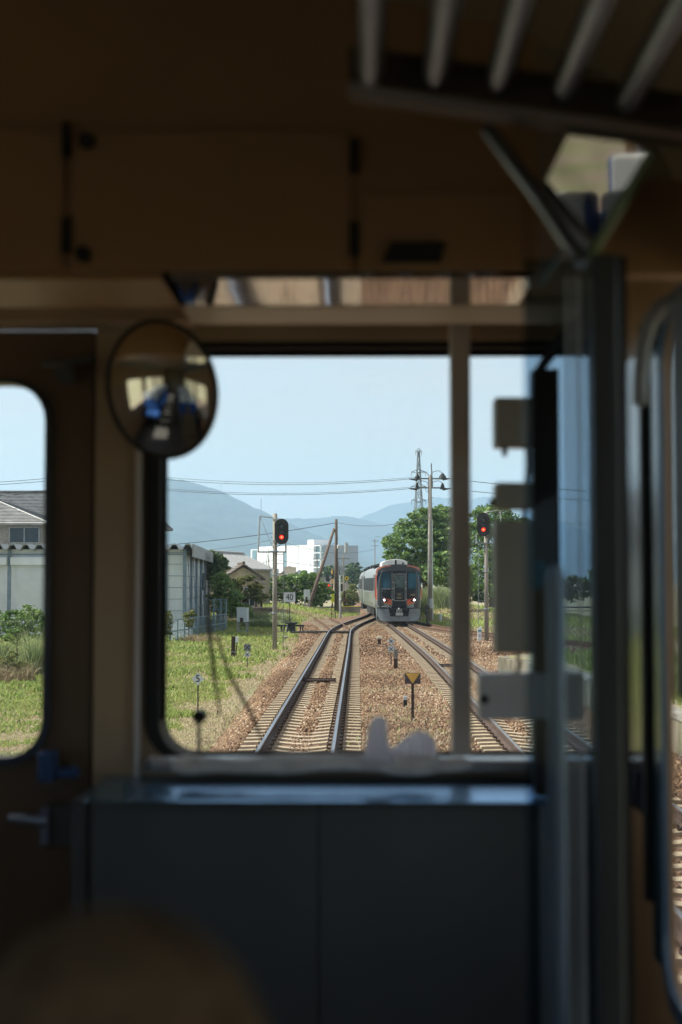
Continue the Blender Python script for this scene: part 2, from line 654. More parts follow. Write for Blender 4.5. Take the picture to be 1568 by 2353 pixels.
def stones(n, ya, yb, size, rng, pw=1.0):
    y = ya + (yb - ya) * rng.random(n)**pw
    x = xl_f(y) + .0 + (xr_f(y) - xl_f(y)) * rng.random(n)
    # keep the steel and most of the sleeper ends clear
    for cf in (left_c, right_c):
        d = x - cf(y)
        under = (np.abs(d) < 1.02)
        keep = ~under | (rng.random(n) < np.where(np.abs(d) < .17, np.where(y > 27, .8, .35), .34))
        onrail = (np.abs(np.abs(d) - .565) < .09)
        k = keep & ~onrail
        x, y = x[k], y[k]
        n = len(x)
    z = bz(x, y) + .012 * rng.random(n)
    for cf in (left_c, right_c):
        d = np.abs(x - cf(y))
        z = np.where(d < 1.02, z - np.where(d < .17, .0, .016), z)
    s = size * (0.55 + .7 * rng.random(n))
    base = ROCK[None] * (0.62 + .38 * rng.random((n, 8, 3))) * (np.stack([np.ones(n), .75 * np.ones(n), .55 * np.ones(n)], 1)[:, None, :])
    rot = rand_rot(n, rng)
    v = np.einsum('nij,nkj->nki', rot, base) * (s * .5)[:, None, None]
    v += np.stack([x, y, z], 1)[:, None, :]
    f = (ROCKF[None] + (np.arange(n) * 8)[:, None, None]).reshape(-1, 4)
    pale = noise2(x, y, 21, 3, .35)
    t = np.clip(rng.normal(.50, .19, n) + .26 * (pale - .5), 0, 1)
    t = np.where((x > 1.6) & (y > 25), np.clip(t + .06, 0, 1), t)
    return v.reshape(-1, 3), f, np.repeat(t, 8)


vs, fs, ts = [], [], []
off = 0
for n, a, b, s, pw in ((60000, 8, 30, .062, .8), (52000, 29, 52, .070, 1.0), (26000, 50, 92, .10, 1.0)):
    v, f, t = stones(n, a, b, s, RNG, pw)
    vs.append(v); fs.append(f + off); ts.append(t)
    off += len(v)
o = arr_mesh('ballast', np.concatenate(vs), np.concatenate(fs), np.concatenate(ts), STONEM)
tag(o, 'loose reddish brown ballast stones filling the space round the tracks', 'ballast', kind='stuff')

# ------------------------------------------------------------------ tracks
G2 = .565


def sweep(cf, off, y0, y1, step, prof, closed=True):
    n = max(2, int((y1 - y0) / step) + 1)
    ys = np.linspace(y0, y1, n)
    xs = cf(ys)
    dx = np.gradient(xs, ys)
    ln = np.sqrt(1 + dx * dx)
    mb = MB()
    k = len(prof)
    for y, x, d, l in zip(ys, xs, dx, ln):
        nx, ny = 1 / l, -d / l
        for u, w in prof:
            mb.v.append((x + (off + u) * nx, y + (off + u) * ny, w))
    for i in range(n - 1):
        for j in range(k if closed else k - 1):
            a, b = i * k + j, i * k + (j + 1) % k
            mb.f.append((a, b, b + k, a + k))
    if closed:
        mb.f.append(tuple(range(k - 1, -1, -1)))
        mb.f.append(tuple((n - 1) * k + j for j in range(k)))
    return mb


RAILP = [(-.030, 0), (-.033, -.012), (-.031, -.034), (-.009, -.045), (-.008, -.125), (-.062, -.148), (-.062, -.158),
         (.062, -.158), (.062, -.148), (.008, -.125), (.009, -.045), (.031, -.034), (.033, -.012), (.030, 0)]
TOPP = [(-.024, .0), (-.021, .003), (.021, .003), (.024, .0), (.02, -.004), (-.02, -.004)]


def sleeper_mb(l=1.0):
    xs = [-1.0, -.99, -.75, -.45, -.3, -.1, .1, .3, .45, .75, .99, 1.0]
    zt = [-.185, -.172, -.164, -.166, -.184, -.204, -.204, -.184, -.166, -.164, -.172, -.185]
    mb = MB()
    for x, z in zip(xs, zt):
        for w, zz in ((-.135, -.36), (-.10, z), (.10, z), (.135, -.36)):
            mb.v.append((x * l, w, zz))
    for i in range(len(xs) - 1):
        for j in range(4):
            a, b = i * 4 + j, i * 4 + (j + 1) % 4
            mb.f.append((a, b, b + 4, a + 4))
    mb.f += [(3, 2, 1, 0), tuple((len(xs) - 1) * 4 + j for j in range(4))]
    return mb


def track(label, cf, y0, y1, s0, s1, tops=RAILTOP, side=RUSTY, step=2.0, sgroup='', indiv=True, gap=.573, clips=True):
    """s0..s1: stretch whose sleepers are objects of their own"""
    t = thing('railway_track', label, 'railway track', (float(cf(y0)), y0, 0))
    w = t.location
    for s in (-1, 1):
        r = sweep(cf, s * G2, y0, y1, step, RAILP).build('rail', side, t, world=w)
        smooth_by_angle(r, 50)
        if tops: sweep(cf, s * G2, y0, y1, step, TOPP).build('running_surface', tops, r, world=w)
    allm, cl = MB(), MB()
    proto = None
    n = 0
    rg = random.Random(5)
    y = y0 + .3
    sm = sleeper_mb()
    while y < y1:
        x = float(cf(y)); dx = float(cf(y + .1)) - float(cf(y - .1))
        rz = -math.atan(dx / .2) + rg.uniform(-.012, .012)
        yy = y + rg.uniform(-.02, .02)
        if indiv and s0 <= y <= s1 and n < 100:
            if proto is None:
                proto = sm.build('sleeper', SLEEP, t)
                q = proto
            else:
                q = proto.copy()
                COL.objects.link(q)
            q.parent = t
            q.location = (x - w.x, yy - w.y, rg.uniform(-.006, .004))
            q.rotation_euler = (0, 0, rz)
            n += 1
        else:
            m = Matrix.Rotation(rz, 3, 'Z')
            allm.add([m @ Vector(v) + Vector((x, yy, 0)) for v in sm.v], sm.f)
        if clips and y < 90:
            m = Matrix.Rotation(rz, 3, 'Z')
            for s in (-1, 1):
                for d in (-.095, .095):
                    c = m @ Vector((s * G2 + d, 0, -.148)) + Vector((x, yy, 0))
                    cl.box(c, (.06, .09, .035), rz=rz)
                    c = m @ Vector((s * G2 + d * 1.25, 0.0, -.13)) + Vector((x, yy, 0))
                    cl.box(c, (.022, .022, .06), rz=rz)
        y += gap
    if allm.v: tag(allm.build('sleeper', SLEEP, t, world=w), kind='stuff')
    if cl.v: tag(cl.build('rail_clip', RUSTY, t, world=w), kind='stuff')
    return t


main_t = track('main track under the camera with bright blue polished rails on concrete sleepers', left_c, -14, 125, 18.5, 76.2)
loop_t = track('loop track with brown sided rails that the oncoming train stands on', right_c, -14, 125, 9, 66.5, tops=mat('dull rail steel', (.40, .36, .33), .38, metal=1, var=.15, scale=1.5))
track('single track running straight into the distance behind the train', far_c, 125, 470, 0, 0, step=8, indiv=False, clips=False)
track('short rusty catch siding ending in the grass left of the points', sidel_c, 78.5, 104, 0, 0, tops=None, side=RUSTB, indiv=False, clips=False, step=1)
track('rusty siding curving away right beyond the oncoming train', sider_c, 58, 110, 0, 0, tops=None, side=RUSTB, indiv=False, clips=False, step=1)

# point machinery at the switch
t = thing('point_rodding', 'black point rods lying across the main track at the switch', 'point rods', (-1, 76.6, -.1))
m = MB()
for k, yy in enumerate((76.0, 76.9)):
    m.tube([(-3.6, yy, -.12), (-1.7, yy + .05, -.10), (-.2, yy + .03, -.10)], .035, 6)
m.build('rod', BLACKP, t, world=t.location)
m = MB(); m.box((-1.0, 76.4, -.13), (1.3, .5, .06)).build('base_plate', RUSTY, t, world=t.location)
for cx, cy, c, lab in ((-.95, 38.6, left_c, 'dark plate lying across the sleepers of the main track'), (3.0, 45.5, right_c, 'dark plate lying across the sleepers of the loop track')):
    m = MB(); m.box((float(c(cy)) - .12, cy, -.13), (.92, .26, .05)); m.box((float(c(cy)) - .12, cy + .10, -.10), (.92, .03, .06))
    tag(m.build('track_plate', RUSTP, world=(cx, cy, -.13)), lab, 'track plate')

# ------------------------------------------------------------------ grass
GRASSM = tint_mat('grass blades', [(0.0, (0.52, 0.42, 0.30)), (0.30, (0.40, 0.33, 0.20)), (0.42, (0.41, 0.40, 0.16)), (0.62, (0.35, 0.42, 0.12)), (0.82, (0.20, 0.29, 0.07)), (1.0, (0.06, 0.10, 0.03))], 0.75, trans=.3, spec=.25)


def blades(x, y, h, wd, lean, tint, rng):
    n = len(x)
    z = gz(x, y)
    z = np.maximum(z, np.where((x > xl_f(np.clip(y, -15, 470))) & (x < xr_f(np.clip(y, -15, 470))), bz(x, y), -9))
    a = rng.random(n) * 2 * math.pi
    b = rng.random(n) * 2 * math.pi
    dx, dy = np.cos(a) * wd * .5, np.sin(a) * wd * .5
    lx, ly = np.cos(b) * h * lean, np.sin(b) * h * lean
    v = np.empty((n, 5, 3))
    v[:, 0] = np.stack([x - dx, y - dy, z - .02], 1)
    v[:, 1] = np.stack([x + dx, y + dy, z - .02], 1)
    v[:, 2] = np.stack([x + dx * .8 + lx * .35, y + dy * .8 + ly * .35, z + h * .6], 1)
    v[:, 3] = np.stack([x - dx * .8 + lx * .35, y - dy * .8 + ly * .35, z + h * .6], 1)
    v[:, 4] = np.stack([x + lx, y + ly, z + h * np.sqrt(np.clip(1 - lean**2 * .5, .1, 1))], 1)
    base = (np.arange(n) * 5)[:, None]
    f = np.concatenate([base + np.array([[0, 1, 2]]), base + np.array([[0, 2, 3]]), base + np.array([[3, 2, 4]])])
    return v.reshape(-1, 3), f, np.repeat(tint, 5)


n = 260000
u = RNG.random(n)
c0, c1 = math.log(19), math.log(98)
y = np.exp(c0 + (c1 - c0) * u)
x1 = xl_f(y) + .35
x0 = np.maximum(-.30 * y - 1.0, -30)
x = x0 + (x1 - x0) * RNG.random(n)
pa = .55 * noise2(x * 1.5, y * .8, 31, 4, .9) + .45 * noise2(x * 1.5, y * .8, 77, 3, 3.1)
pb = noise2(x, y, 47, 3, .9)
edge = sstep((x - (x1 - 1.6)) / 1.6)
lo = pa - .40 * edge - .10 * (y < 34) * sstep((x + 6) / 3)
green = lo + RNG.normal(0, .07, n) > .455
sc = (y / 26)**.75
h = np.where(green, .04 + .085 * pb, .03 + .05 * pb) * sc * (0.5 + RNG.random(n))
lean = np.where(green, .35 + .4 * RNG.random(n), .9 + .9 * RNG.random(n))
h = np.where(green, h, h * .8)
wd = (.010 + .014 * RNG.random(n)) * sc * np.where(green, 1.7, 1.0)
tt = np.where(green, .46 + .26 * pb + .17 * RNG.normal(size=n), .05 + .36 * RNG.random(n)**1.5)
tt = np.clip(tt, 0, 1)
k = (RNG.random(n) > edge * .55)
v1 = blades(x[k], y[k], h[k], wd[k], lean[k], tt[k], RNG)
# right hand meadow, mound tops and far verge
n = 60000
y = 70 + 95 * RNG.random(n)**.9
x = np.where(RNG.random(n) < .55, xr_f(y) - .2 + 16 * RNG.random(n)**1.4, xl_f(y) + .3 - 12 * RNG.random(n)**1.2)
pa = noise2(x, y, 33, 3, .35)
gr = pa > .455
h = (.10 + .16 * RNG.random(n)) * np.where(gr, 1.2, .8)
tt = np.where(gr, .52 + .22 * RNG.random(n), .15 + .3 * RNG.random(n))
v2 = blades(x, y, h, .05 + .05 * RNG.random(n), .3 + .6 * RNG.random(n), tt, RNG)
off = len(v1[0])
o = arr_mesh('grass', np.concatenate([v1[0], v2[0]]), np.concatenate([v1[1], v2[1] + off]), np.concatenate([v1[2], v2[2]]), GRASSM)
tag(o, 'green and dry straw coloured grass covering the verges beside the line', 'grass', kind='stuff')
# weeds and dead twigs on the ballast right of the main track
n = 1700
cx = RNG.choice([1.0, 1.35, .7, .2, 1.6, .8], n); cy = RNG.choice([25.5, 30.5, 24, 43, 36, 28], n)
x = cx + RNG.normal(size=n) * .24; y = cy + RNG.normal(size=n) * .6
v1 = blades(x, y, .05 + .12 * RNG.random(n), .012 + .008 * RNG.random(n), .9 + .6 * RNG.random(n), np.where(RNG.random(n) < .12, .6, .05 + .1 * RNG.random(n)), RNG)
o = arr_mesh('dead_weeds', v1[0], v1[1], v1[2], GRASSM)
tag(o, 'dry pale weeds scattered over the ballast between the two tracks', 'weeds', kind='stuff')

# ------------------------------------------------------------------ mountains
FORM = mat('forested hillside', (0.036, 0.062, 0.042), 0.95, scale=.006, col2=(0.006, 0.014, 0.012), detail=12, contrast=(.35, .65), bump=1, bscale=.02)


def ridge(name, pts, D, depth, seed, amp):
    px = np.arange(pts[0][0], pts[-1][0] + 1, 5.0)
    py = np.interp(px, [p[0] for p in pts], [p[1] for p in pts])
    py = np.convolve(np.pad(py, 3, mode='edge'), np.ones(7) / 7, 'valid')
    x0 = (px - 824) / 3268 * D
    h = (1340 - py) / 3268 * D + 2.5
    rows = 46
    V = []
    for r in range(rows):
        f = r / (rows - 1)
        yy = D - depth * f
        # spurs and gullies running down the slope
        spur = noise2(x0 / 260, np.full_like(x0, f * 1.6), seed, 4, 1.0) - .5
        hh = h * (1 - f)**1.25 + spur * amp * math.sin(math.pi * min(1, f * 1.25 + .04)) + (noise2(x0 / 22, np.full_like(x0, f * 30), seed + 1, 3, 1.0) - .5) * 9
        if f == 1: hh = np.full_like(x0, -2.0)
        V.append(np.stack([x0 * (1 + .0 * f), np.full_like(x0, yy), hh], 1))
    for r in range(6):      # the far side
        f = (r + 1) / 6
        V.insert(0, np.stack([x0, np.full_like(x0, D + depth * .4 * f), h * (1 - f) - (2 if f == 1 else 0)], 1))
    V = np.array(V)
    I = np.arange(V.shape[0] * V.shape[1]).reshape(V.shape[0], V.shape[1])
    F = np.stack([I[:-1, :-1].ravel(), I[1:, :-1].ravel(), I[1:, 1:].ravel(), I[:-1, 1:].ravel()], 1)
    o = arr_mesh(name, V.reshape(-1, 3), F, None, FORM, smooth=True)
    return tag(o, kind='structure')


ridge('mountain', [(-900, 1330), (-500, 1290), (-200, 1235), (0, 1185), (120, 1150), (240, 1118), (330, 1098), (372, 1093), (410, 1098), (450, 1107), (480, 1118), (510, 1127), (535, 1141), (560, 1155), (600, 1172), (630, 1184), (655, 1200), (720, 1225), (800, 1262), (900, 1300), (1000, 1330)], 5000, 2200, 5, 70)
ridge('mountain', [(480, 1290), (560, 1240), (620, 1202), (655, 1190), (700, 1192), (738, 1194), (765, 1187), (800, 1187), (822, 1191), (860, 1198), (930, 1220), (1010, 1250), (1100, 1280), (1300, 1325)], 6500, 1500, 8, 60)
ridge('mountain', [(700, 1300), (780, 1215), (822, 1192), (850, 1182), (880, 1168), (905, 1158), (940, 1153), (965, 1151), (1000, 1142), (1040, 1144), (1075, 1150), (1100, 1143), (1130, 1142), (1165, 1152), (1210, 1175), (1290, 1205), (1420, 1235), (1600, 1250), (1900, 1275), (2300, 1330)], 8200, 1900, 13, 70)

# ------------------------------------------------------------------ foliage
LEAFA = tint_mat('leaves fresh green', [(0, (0.05, 0.10, 0.03)), (.4, (0.125, 0.215, 0.06)), (.75, (0.23, 0.34, 0.09)), (1, (0.36, 0.45, 0.16))], .55, trans=.28)
LEAFD = tint_mat('leaves dark green', [(0, (0.03, 0.055, 0.025)), (.5, (0.08, 0.14, 0.055)), (1, (0.20, 0.27, 0.10))], .5, trans=.22)
LEAFY = tint_mat('leaves yellow green', [(0, (0.06, 0.085, 0.03)), (.5, (0.17, 0.20, 0.06)), (.85, (0.30, 0.29, 0.10)), (1, (0.38, 0.29, 0.14))], .6, trans=.3)
REED = tint_mat('silver reed leaves', [(0, (0.12, 0.17, 0.06)), (.5, (0.25, 0.31, 0.13)), (1, (0.46, 0.47, 0.30))], .6, trans=.3)
BARK = mat('bark', (0.09, 0.065, 0.045), .95, var=.3, scale=6, bump=.4)


def foliage(name, m, parent, blobs, n, leaf, seed, clumps=14, flat=1.0):
    """leaf sized quads in clumps spread over ellipsoid lobes; blobs: (x,y,z,rx,ry,rz) local to the parent"""
    rng = np.random.default_rng(seed)
    bl = np.array(blobs, float)
    wts = (bl[:, 3] * bl[:, 4] * bl[:, 5])**(2 / 3)
    wts /= wts.sum()
    K = max(6, int(clumps * len(blobs)))
    bi = rng.choice(len(blobs), K, p=wts)
    d = rng.normal(size=(K, 3)); d /= np.linalg.norm(d, axis=1)[:, None]
    d[:, 2] = np.where(rng.random(K) < .35, np.abs(d[:, 2]), d[:, 2])
    rad = .45 + .57 * rng.random(K)**.6
    cc = bl[bi, :3] + d * rad[:, None] * bl[bi, 3:]
    cr = (bl[bi, 3:].mean(1)) * rng.uniform(.09, .30, K)
    ct = rng.normal(0, .13, K)
    ci = rng.integers(0, K, n)
    dd = rng.normal(size=(n, 3)); dd /= np.linalg.norm(dd, axis=1)[:, None]
    rr = rng.random(n)**.45
    p = cc[ci] + dd * (rr * cr[ci])[:, None] * np.array([1.15, 1.15, .5])
    # a loose filling of the inside so the crown is not hollow
    k = int(n * .18)
    d2 = rng.normal(size=(k, 3)); d2 /= np.linalg.norm(d2, axis=1)[:, None]
    b2 = rng.choice(len(blobs), k, p=wts)
    p[:k] = bl[b2, :3] + d2 * (rng.random(k)**.4)[:, None] * bl[b2, 3:] * .93
    s = leaf * (.55 + .9 * rng.random(n))
    nrm = dd + rng.normal(size=(n, 3)) * .55 + np.array([0, 0, .35])
    nrm /= np.linalg.norm(nrm, axis=1)[:, None]
    a = np.cross(nrm, rng.normal(size=(n, 3))); a /= np.linalg.norm(a, axis=1)[:, None]
    b = np.cross(nrm, a)
    a *= (s * .5)[:, None]; b *= (s * .34)[:, None]
    v = np.stack([p - a, p - b * 1.0 + a * .1, p + a, p + b * 1.0 + a * .1], 1)
    f = (np.arange(n) * 4)[:, None] + np.array([[0, 1, 2, 3]])
    t = np.clip(.5 + ct[ci] + rng.normal(0, .17, n), 0, 1)
    return arr_mesh(name, v.reshape(-1, 3), f, np.repeat(t, 4), m, parent)


def limbs(parent, top, r, blobs, seed, name='trunk'):
    rng = random.Random(seed)
    m = MB()
    m.tube([(0, 0, -.3), (top * .02, 0, top * .45), (0, 0, top)], [r, r * .75, r * .35], 9)
    for b in blobs:
        z0 = top * rng.uniform(.35, .8)
        e = Vector(b[:3])
        m.tube([(0, 0, z0), (Vector((0, 0, z0)) + e) * .5 + Vector((0, 0, .15 * top * rng.random())), e], [r * .45, r * .28, r * .08], 6)
        for _ in range(3):
            q = e + Vector((rng.uniform(-1, 1) * b[3], rng.uniform(-1, 1) * b[4], rng.uniform(-.2, .9) * b[5])) * .8
            m.tube([e * .75 + Vector((0, 0, z0 * .25)), (e + q) / 2, q], [r * .18, r * .1, r * .04], 5)
    return m.build(name, BARK, parent, smooth=True)


def tree(name, label, cat, px, d, base, blobs, n, leaf, m, seed, trunk=None, r=.2, clumps=14, group=None, x=None):
    """blobs in metres relative to the foot"""
    x = PX(px, d) if x is None else x
    base = float(gz(x, d)) if base is None else base
    t = thing(name, label, cat, (x, d, base), group=group)
    top = trunk if trunk else max(b[2] for b in blobs) * .8
    limbs(t, top, r, blobs, seed, 'trunk' if r > .08 else 'stem')
    foliage('crown' if r > .08 else 'foliage', m, t, blobs, n, leaf, seed, clumps)
    return t


def blob(px, py, rpx, rpy, d, px0, base, dy=0, ry=None):
    """lobe centred on px, py with radii in picture pixels at distance d, relative to the foot under px0"""
    k = d / 3268
    x0 = PX(px0, d)
    return (PX(px, d) - x0, dy, PZ(py, d) - base, rpx * k, (ry if ry else rpx * k), rpy * k)


# big feathery tree beyond the train
d = 142; b0 = GROUND
bl = [blob(px, py, rx, ry, d, 975, b0, dy, 2.6) for px, py, rx, ry, dy in
      ((905, 1248, 30, 26, 0), (935, 1212, 34, 26, 1), (975, 1188, 36, 24, 0), (1010, 1180, 30, 22, 1), (925, 1282, 44, 26, 0), (968, 1240, 44, 34, -1),
       (1012, 1235, 40, 42, 0), (1035, 1195, 36, 26, 1), (985, 1300, 46, 36, 0), (1045, 1260, 44, 50, 0), (1025, 1325, 44, 30, -1), (955, 1320, 40, 24, 1))]
tree('feathery_tree', 'broad feathery green tree rising behind the oncoming train and concrete pole', 'tree', 975, d, b0, bl, 70000, .23, LEAFA, 3, trunk=6.5, r=.38, clumps=26)
d = 120
bl = [blob(px, py, rx, ry, d, 1130, b0, dy, 2.4) for px, py, rx, ry, dy in
      ((1120, 1185, 38, 30, 0), (1150, 1165, 30, 22, 0), (1100, 1230, 40, 36, 0), (1165, 1215, 50, 44, 0), (1120, 1285, 46, 40, -1), (1185, 1290, 50, 50, 0), (1090, 1330, 40, 30, 0), (1150, 1345, 60, 26, -1))]
tree('feathery_tree', 'dense green tree behind the right hand red signal', 'tree', 1130, d, b0, bl, 36000, .25, LEAFA, 4, trunk=6.0, r=.34)
d = 108
bl = [blob(px, py, rx, ry, d, 1040, b0 + .4, dy, 1.6) for px, py, rx, ry, dy in
      ((1000, 1322, 32, 26, 0), (1035, 1300, 36, 30, 0), (1065, 1325, 40, 34, 0), (1010, 1285, 22, 20, .5))]
tree('bushy_tree', 'bright green bushy tree right of the concrete pole', 'tree', 1040, d, b0 + .4, bl, 16000, .20, LEAFA, 5, r=.16)
d = 126
bl = [blob(px, 1350 + 6 * math.sin(px), 44, 34, d, 1200, GROUND, dy, 1.4) for px, dy in ((1075, 0), (1120, .5), (1165, 0), (1215, .6), (1270, 0), (1320, .4), (1375, 0))]
tree('hedge_row', 'long dark hedge closing the meadow behind the right hand signal', 'hedge', 1200, d, GROUND, bl, 24000, .26, LEAFD, 61, r=.07)
# left: camphor like tree against the shed, with the yellowish bush under it
d = 98; b1 = GROUND
bl = [blob(px, py, rx, ry, d, 505, b1, dy, 1.0) for px, py, rx, ry, dy in ((497, 1282, 20, 18, 0), (513, 1300, 17, 22, 0), (495, 1315, 22, 24, 0), (488, 1294, 14, 18, .5))]
tree('evergreen_tree', 'dark glossy evergreen tree beside the corrugated shed', 'tree', 500, d, b1, bl, 9000, .17, LEAFD, 8, r=.14)
d = 90
bl = [blob(px, py, rx, ry, d, 512, b1, dy, .9) for px, py, rx, ry, dy in ((500, 1345, 24, 24, 0), (522, 1350, 22, 26, 0), (497, 1385, 24, 26, 0), (524, 1392, 24, 28, 0), (508, 1326, 18, 14, 0), (542, 1372, 18, 20, 0), (544, 1400, 18, 22, 0), (566, 1404, 16, 14, .5))]
tree('leafy_bush', 'tall mid green bush rising behind the blue fence', 'bush', 512, d, b1, bl, 22000, .13, LEAFA, 9, r=.07)
d = 94
bl = [blob(px, py, rx, ry, d, 560, b1, dy, .7) for px, py, rx, ry, dy in ((548, 1340, 16, 9, 0), (565, 1333, 18, 8, 0), (582, 1328, 14, 7, 0), (556, 1352, 12, 8, 0), (596, 1352, 18, 14, .4), (588, 1366, 24, 13, .4), (606, 1374, 18, 12, .4), (570, 1372, 16, 12, .4))]
tree('persimmon_bush', 'sprawling yellow leaved bush in front of the tiled roof house', 'bush', 552, d, b1, bl, 7000, .15, LEAFY, 10, r=.06)
# big bush beyond the 40 board
d = 131; b2 = .2
bl = [blob(px, py, rx, ry, d, 680, b2, dy, 1.6) for px, py, rx, ry, dy in
      ((625, 1360, 26, 22, 0), (650, 1342, 26, 20, 0), (680, 1330, 24, 16, 0), (705, 1328, 16, 16, 0), (692, 1352, 34, 24, 0), (725, 1345, 24, 24, 0), (745, 1362, 20, 22, 0), (655, 1370, 34, 20, -.4), (710, 1374, 36, 20, -.4), (735, 1378, 20, 14, 0), (605, 1380, 18, 14, 0), (699, 1318, 9, 9, 0), (722, 1324, 8, 9, 0))]
tree('fig_bush', 'large bright green leafy bush behind the 40 speed board', 'bush', 680, d, b2, bl, 30000, .19, LEAFA, 12, r=.09)
# clumps by the crossing
d = 160
bl = [blob(px, py, rx, ry, d, 806, b0, dy, 1.2) for px, py, rx, ry, dy in ((795, 1372, 14, 14, 0), (808, 1364, 15, 18, 0), (818, 1376, 12, 14, 0), (800, 1388, 16, 12, 0), (812, 1350, 10, 12, 1))]
tree('leafy_bush', 'yellow green bush beside the far track at the crossing', 'bush', 806, d, b0, bl, 7000, .2, LEAFY, 14, r=.07)
d = 330
bl = [blob(px, py, rx, ry, d, 812, b0, dy, 2.5) for px, py, rx, ry, dy in ((812, 1308, 18, 18, 0), (800, 1320, 14, 14, 0), (824, 1322, 14, 16, 0), (790, 1330, 12, 10, 0), (812, 1334, 26, 12, 0))]
tree('round_tree', 'round hazy tree at the end of the straight track', 'tree', 812, d, b0, bl, 5000, .5, LEAFD, 15, r=.3)
d = 300
bl = [blob(px, py, rx, ry, d, 752, b0, dy, 2.5) for px, py, rx, ry, dy in ((742, 1318, 14, 13, 0), (758, 1312, 16, 12, 0), (774, 1316, 14, 16, 0), (735, 1326, 16, 8, 0))]
tree('round_tree', 'low hazy trees behind the leaning pole', 'tree', 752, d, b0, bl, 5000, .5, LEAFD, 16, r=.3)
d = 250
bl = [blob(px, py, rx, ry, d, 588, b0, dy, 1.5) for px, py, rx, ry, dy in ((588, 1318, 8, 5, 0), (592, 1327, 11, 5, 0), (587, 1336, 12, 6, 0), (590, 1345, 14, 8, 0))]
tree('pine_tree', 'small dark garden pine beside the tiled roof house', 'tree', 588, d, b0, bl, 3500, .35, LEAFD, 17, r=.2)
d = 148
bl = [blob(px, py, rx, ry, d, 870, b0, dy, 1.2) for px, py, rx, ry, dy in ((893, 1272, 18, 12, 0), (880, 1286, 12, 10, 0), (905, 1290, 18, 14, 0))]
# hedge left of the fence, in front of the shed
d = 69
bl = [blob(px, py, rx, ry, d, 380, GROUND, dy, .7) for px, py, rx, ry, dy in ((372, 1408, 16, 16, 0), (390, 1422, 18, 18, 0), (362, 1430, 20, 26, 0), (385, 1448, 18, 20, 0), (340, 1415, 24, 26, 0), (300, 1420, 28, 30, 0))]
tree('hedge_bush', 'brownish green hedge bush at the left end of the blue fence', 'bush', 372, d, GROUND, bl, 9500, .11, LEAFY, 18, r=.05)
d = 72
bl = [blob(px, py, rx, ry, d, 434, GROUND, dy, .5) for px, py, rx, ry, dy in ((428, 1415, 9, 9, 0), (442, 1410, 8, 9, 0), (436, 1432, 12, 12, 0))]
tree('vine_bush', 'thin vine climbing over the middle of the blue fence', 'bush', 434, d, GROUND, bl, 1500, .10, LEAFY, 19, r=.04)
# shrubs and tall grass seen through the gangway door window
d = 46
bl = [blob(px, py, rx, ry, d, 30, GROUND, dy, .8) for px, py, rx, ry, dy in ((20, 1425, 30, 26, 0), (60, 1418, 34, 30, 0), (90, 1440, 26, 34, 0), (30, 1455, 40, 26, 0), (-20, 1440, 40, 34, 0), (120, 1450, 36, 34, 0), (-80, 1440, 50, 40, 0), (160, 1460, 36, 30, 0))]
tree('leafy_bush', 'mid green bush seen through the gangway door window', 'bush', 40, d, GROUND, bl, 17000, .085, LEAFA, 20, r=.04)
d = 42
bl = [blob(px, py, rx, ry, d, 20, GROUND, dy, .5) for px, py, rx, ry, dy in ((30, 1505, 16, 10, 0), (14, 1520, 26, 14, 0), (52, 1528, 18, 12, 0), (-20, 1520, 26, 16, 0))]
tree('dry_bush', 'yellow and brown dry bush under the green one in the door window', 'bush', 20, d, GROUND, bl, 3500, .06, LEAFY, 21, r=.03)


def tuft(name, label, cat, px, d, n, hgt, spread, m, seed, wd=.02, group=None, lean=(.2, .7), x=None, base=None):
    rng = np.random.default_rng(seed)
    x0 = PX(px, d) if x is None else x
    z0 = float(gz(x0, d)) if base is None else base
    a = rng.random(n) * 6.283
    r = spread * np.sqrt(rng.random(n))
    bx, by = np.cos(a) * r, np.sin(a) * r
    h = hgt * (.5 + .6 * rng.random(n))
    ln = rng.uniform(lean[0], lean[1], n)
    b = rng.random(n) * 6.283
    w = rng.random(n) * 6.283
    S = 5
    v = np.empty((n, (S + 1) * 2, 3))
    for s in range(S + 1):
        f = s / S
        px_ = bx + np.cos(b) * ln * h * f * f
        py_ = by + np.sin(b) * ln * h * f * f
        pz_ = h * (f - .45 * ln * f**3)
        ww = wd * (1 - .85 * f) * .5
        v[:, 2 * s] = np.stack([px_ - np.cos(w) * ww, py_ - np.sin(w) * ww, pz_], 1)
        v[:, 2 * s + 1] = np.stack([px_ + np.cos(w) * ww, py_ + np.sin(w) * ww, pz_], 1)
    q = np.array([[2 * s, 2 * s + 1, 2 * s + 3, 2 * s + 2] for s in range(S)])
    f = ((np.arange(n) * (2 * S + 2))[:, None, None] + q[None]).reshape(-1, 4)
    t = np.repeat(np.clip(rng.normal(.5, .25, n), 0, 1), 2 * S + 2)
    o = arr_mesh(name, v.reshape(-1, 3), f, t, m, loc=(x0, d, z0))
    return tag(o, label, cat, group)


tuft('pampas_grass', 'tall arching grass clump standing out of the bush in the door window', 'tall grass', 78, 44, 420, 1.75, .35, REED, 40, .03)
tuft('pampas_grass', 'tall grass clump at the left edge of the door window', 'tall grass', 5, 47, 260, 1.5, .5, REED, 41, .03)
tuft('dry_grass', 'brown dry grass clump at the foot of the bush in the door window', 'tall grass', 20, 41.5, 500, .85, .8, tint_mat('dry reed', [(0, (.2, .14, .08)), (.6, (.33, .25, .15)), (1, (.45, .38, .25))], .8, trans=.2), 42, .02, lean=(.4, 1.2))
tuft('pampas_grass', 'long grass clump overhanging the ballast beside the pale cabinet', 'tall grass', 598, 88, 1500, .95, 1.1, REED, 43, .06, lean=(.5, 1.2))
tuft('pampas_grass', 'long bright grass slope behind the striped signal pole', 'tall grass', 612, 96, 1700, 1.0, 1.7, REED, 49, .07, lean=(.5, 1.2))
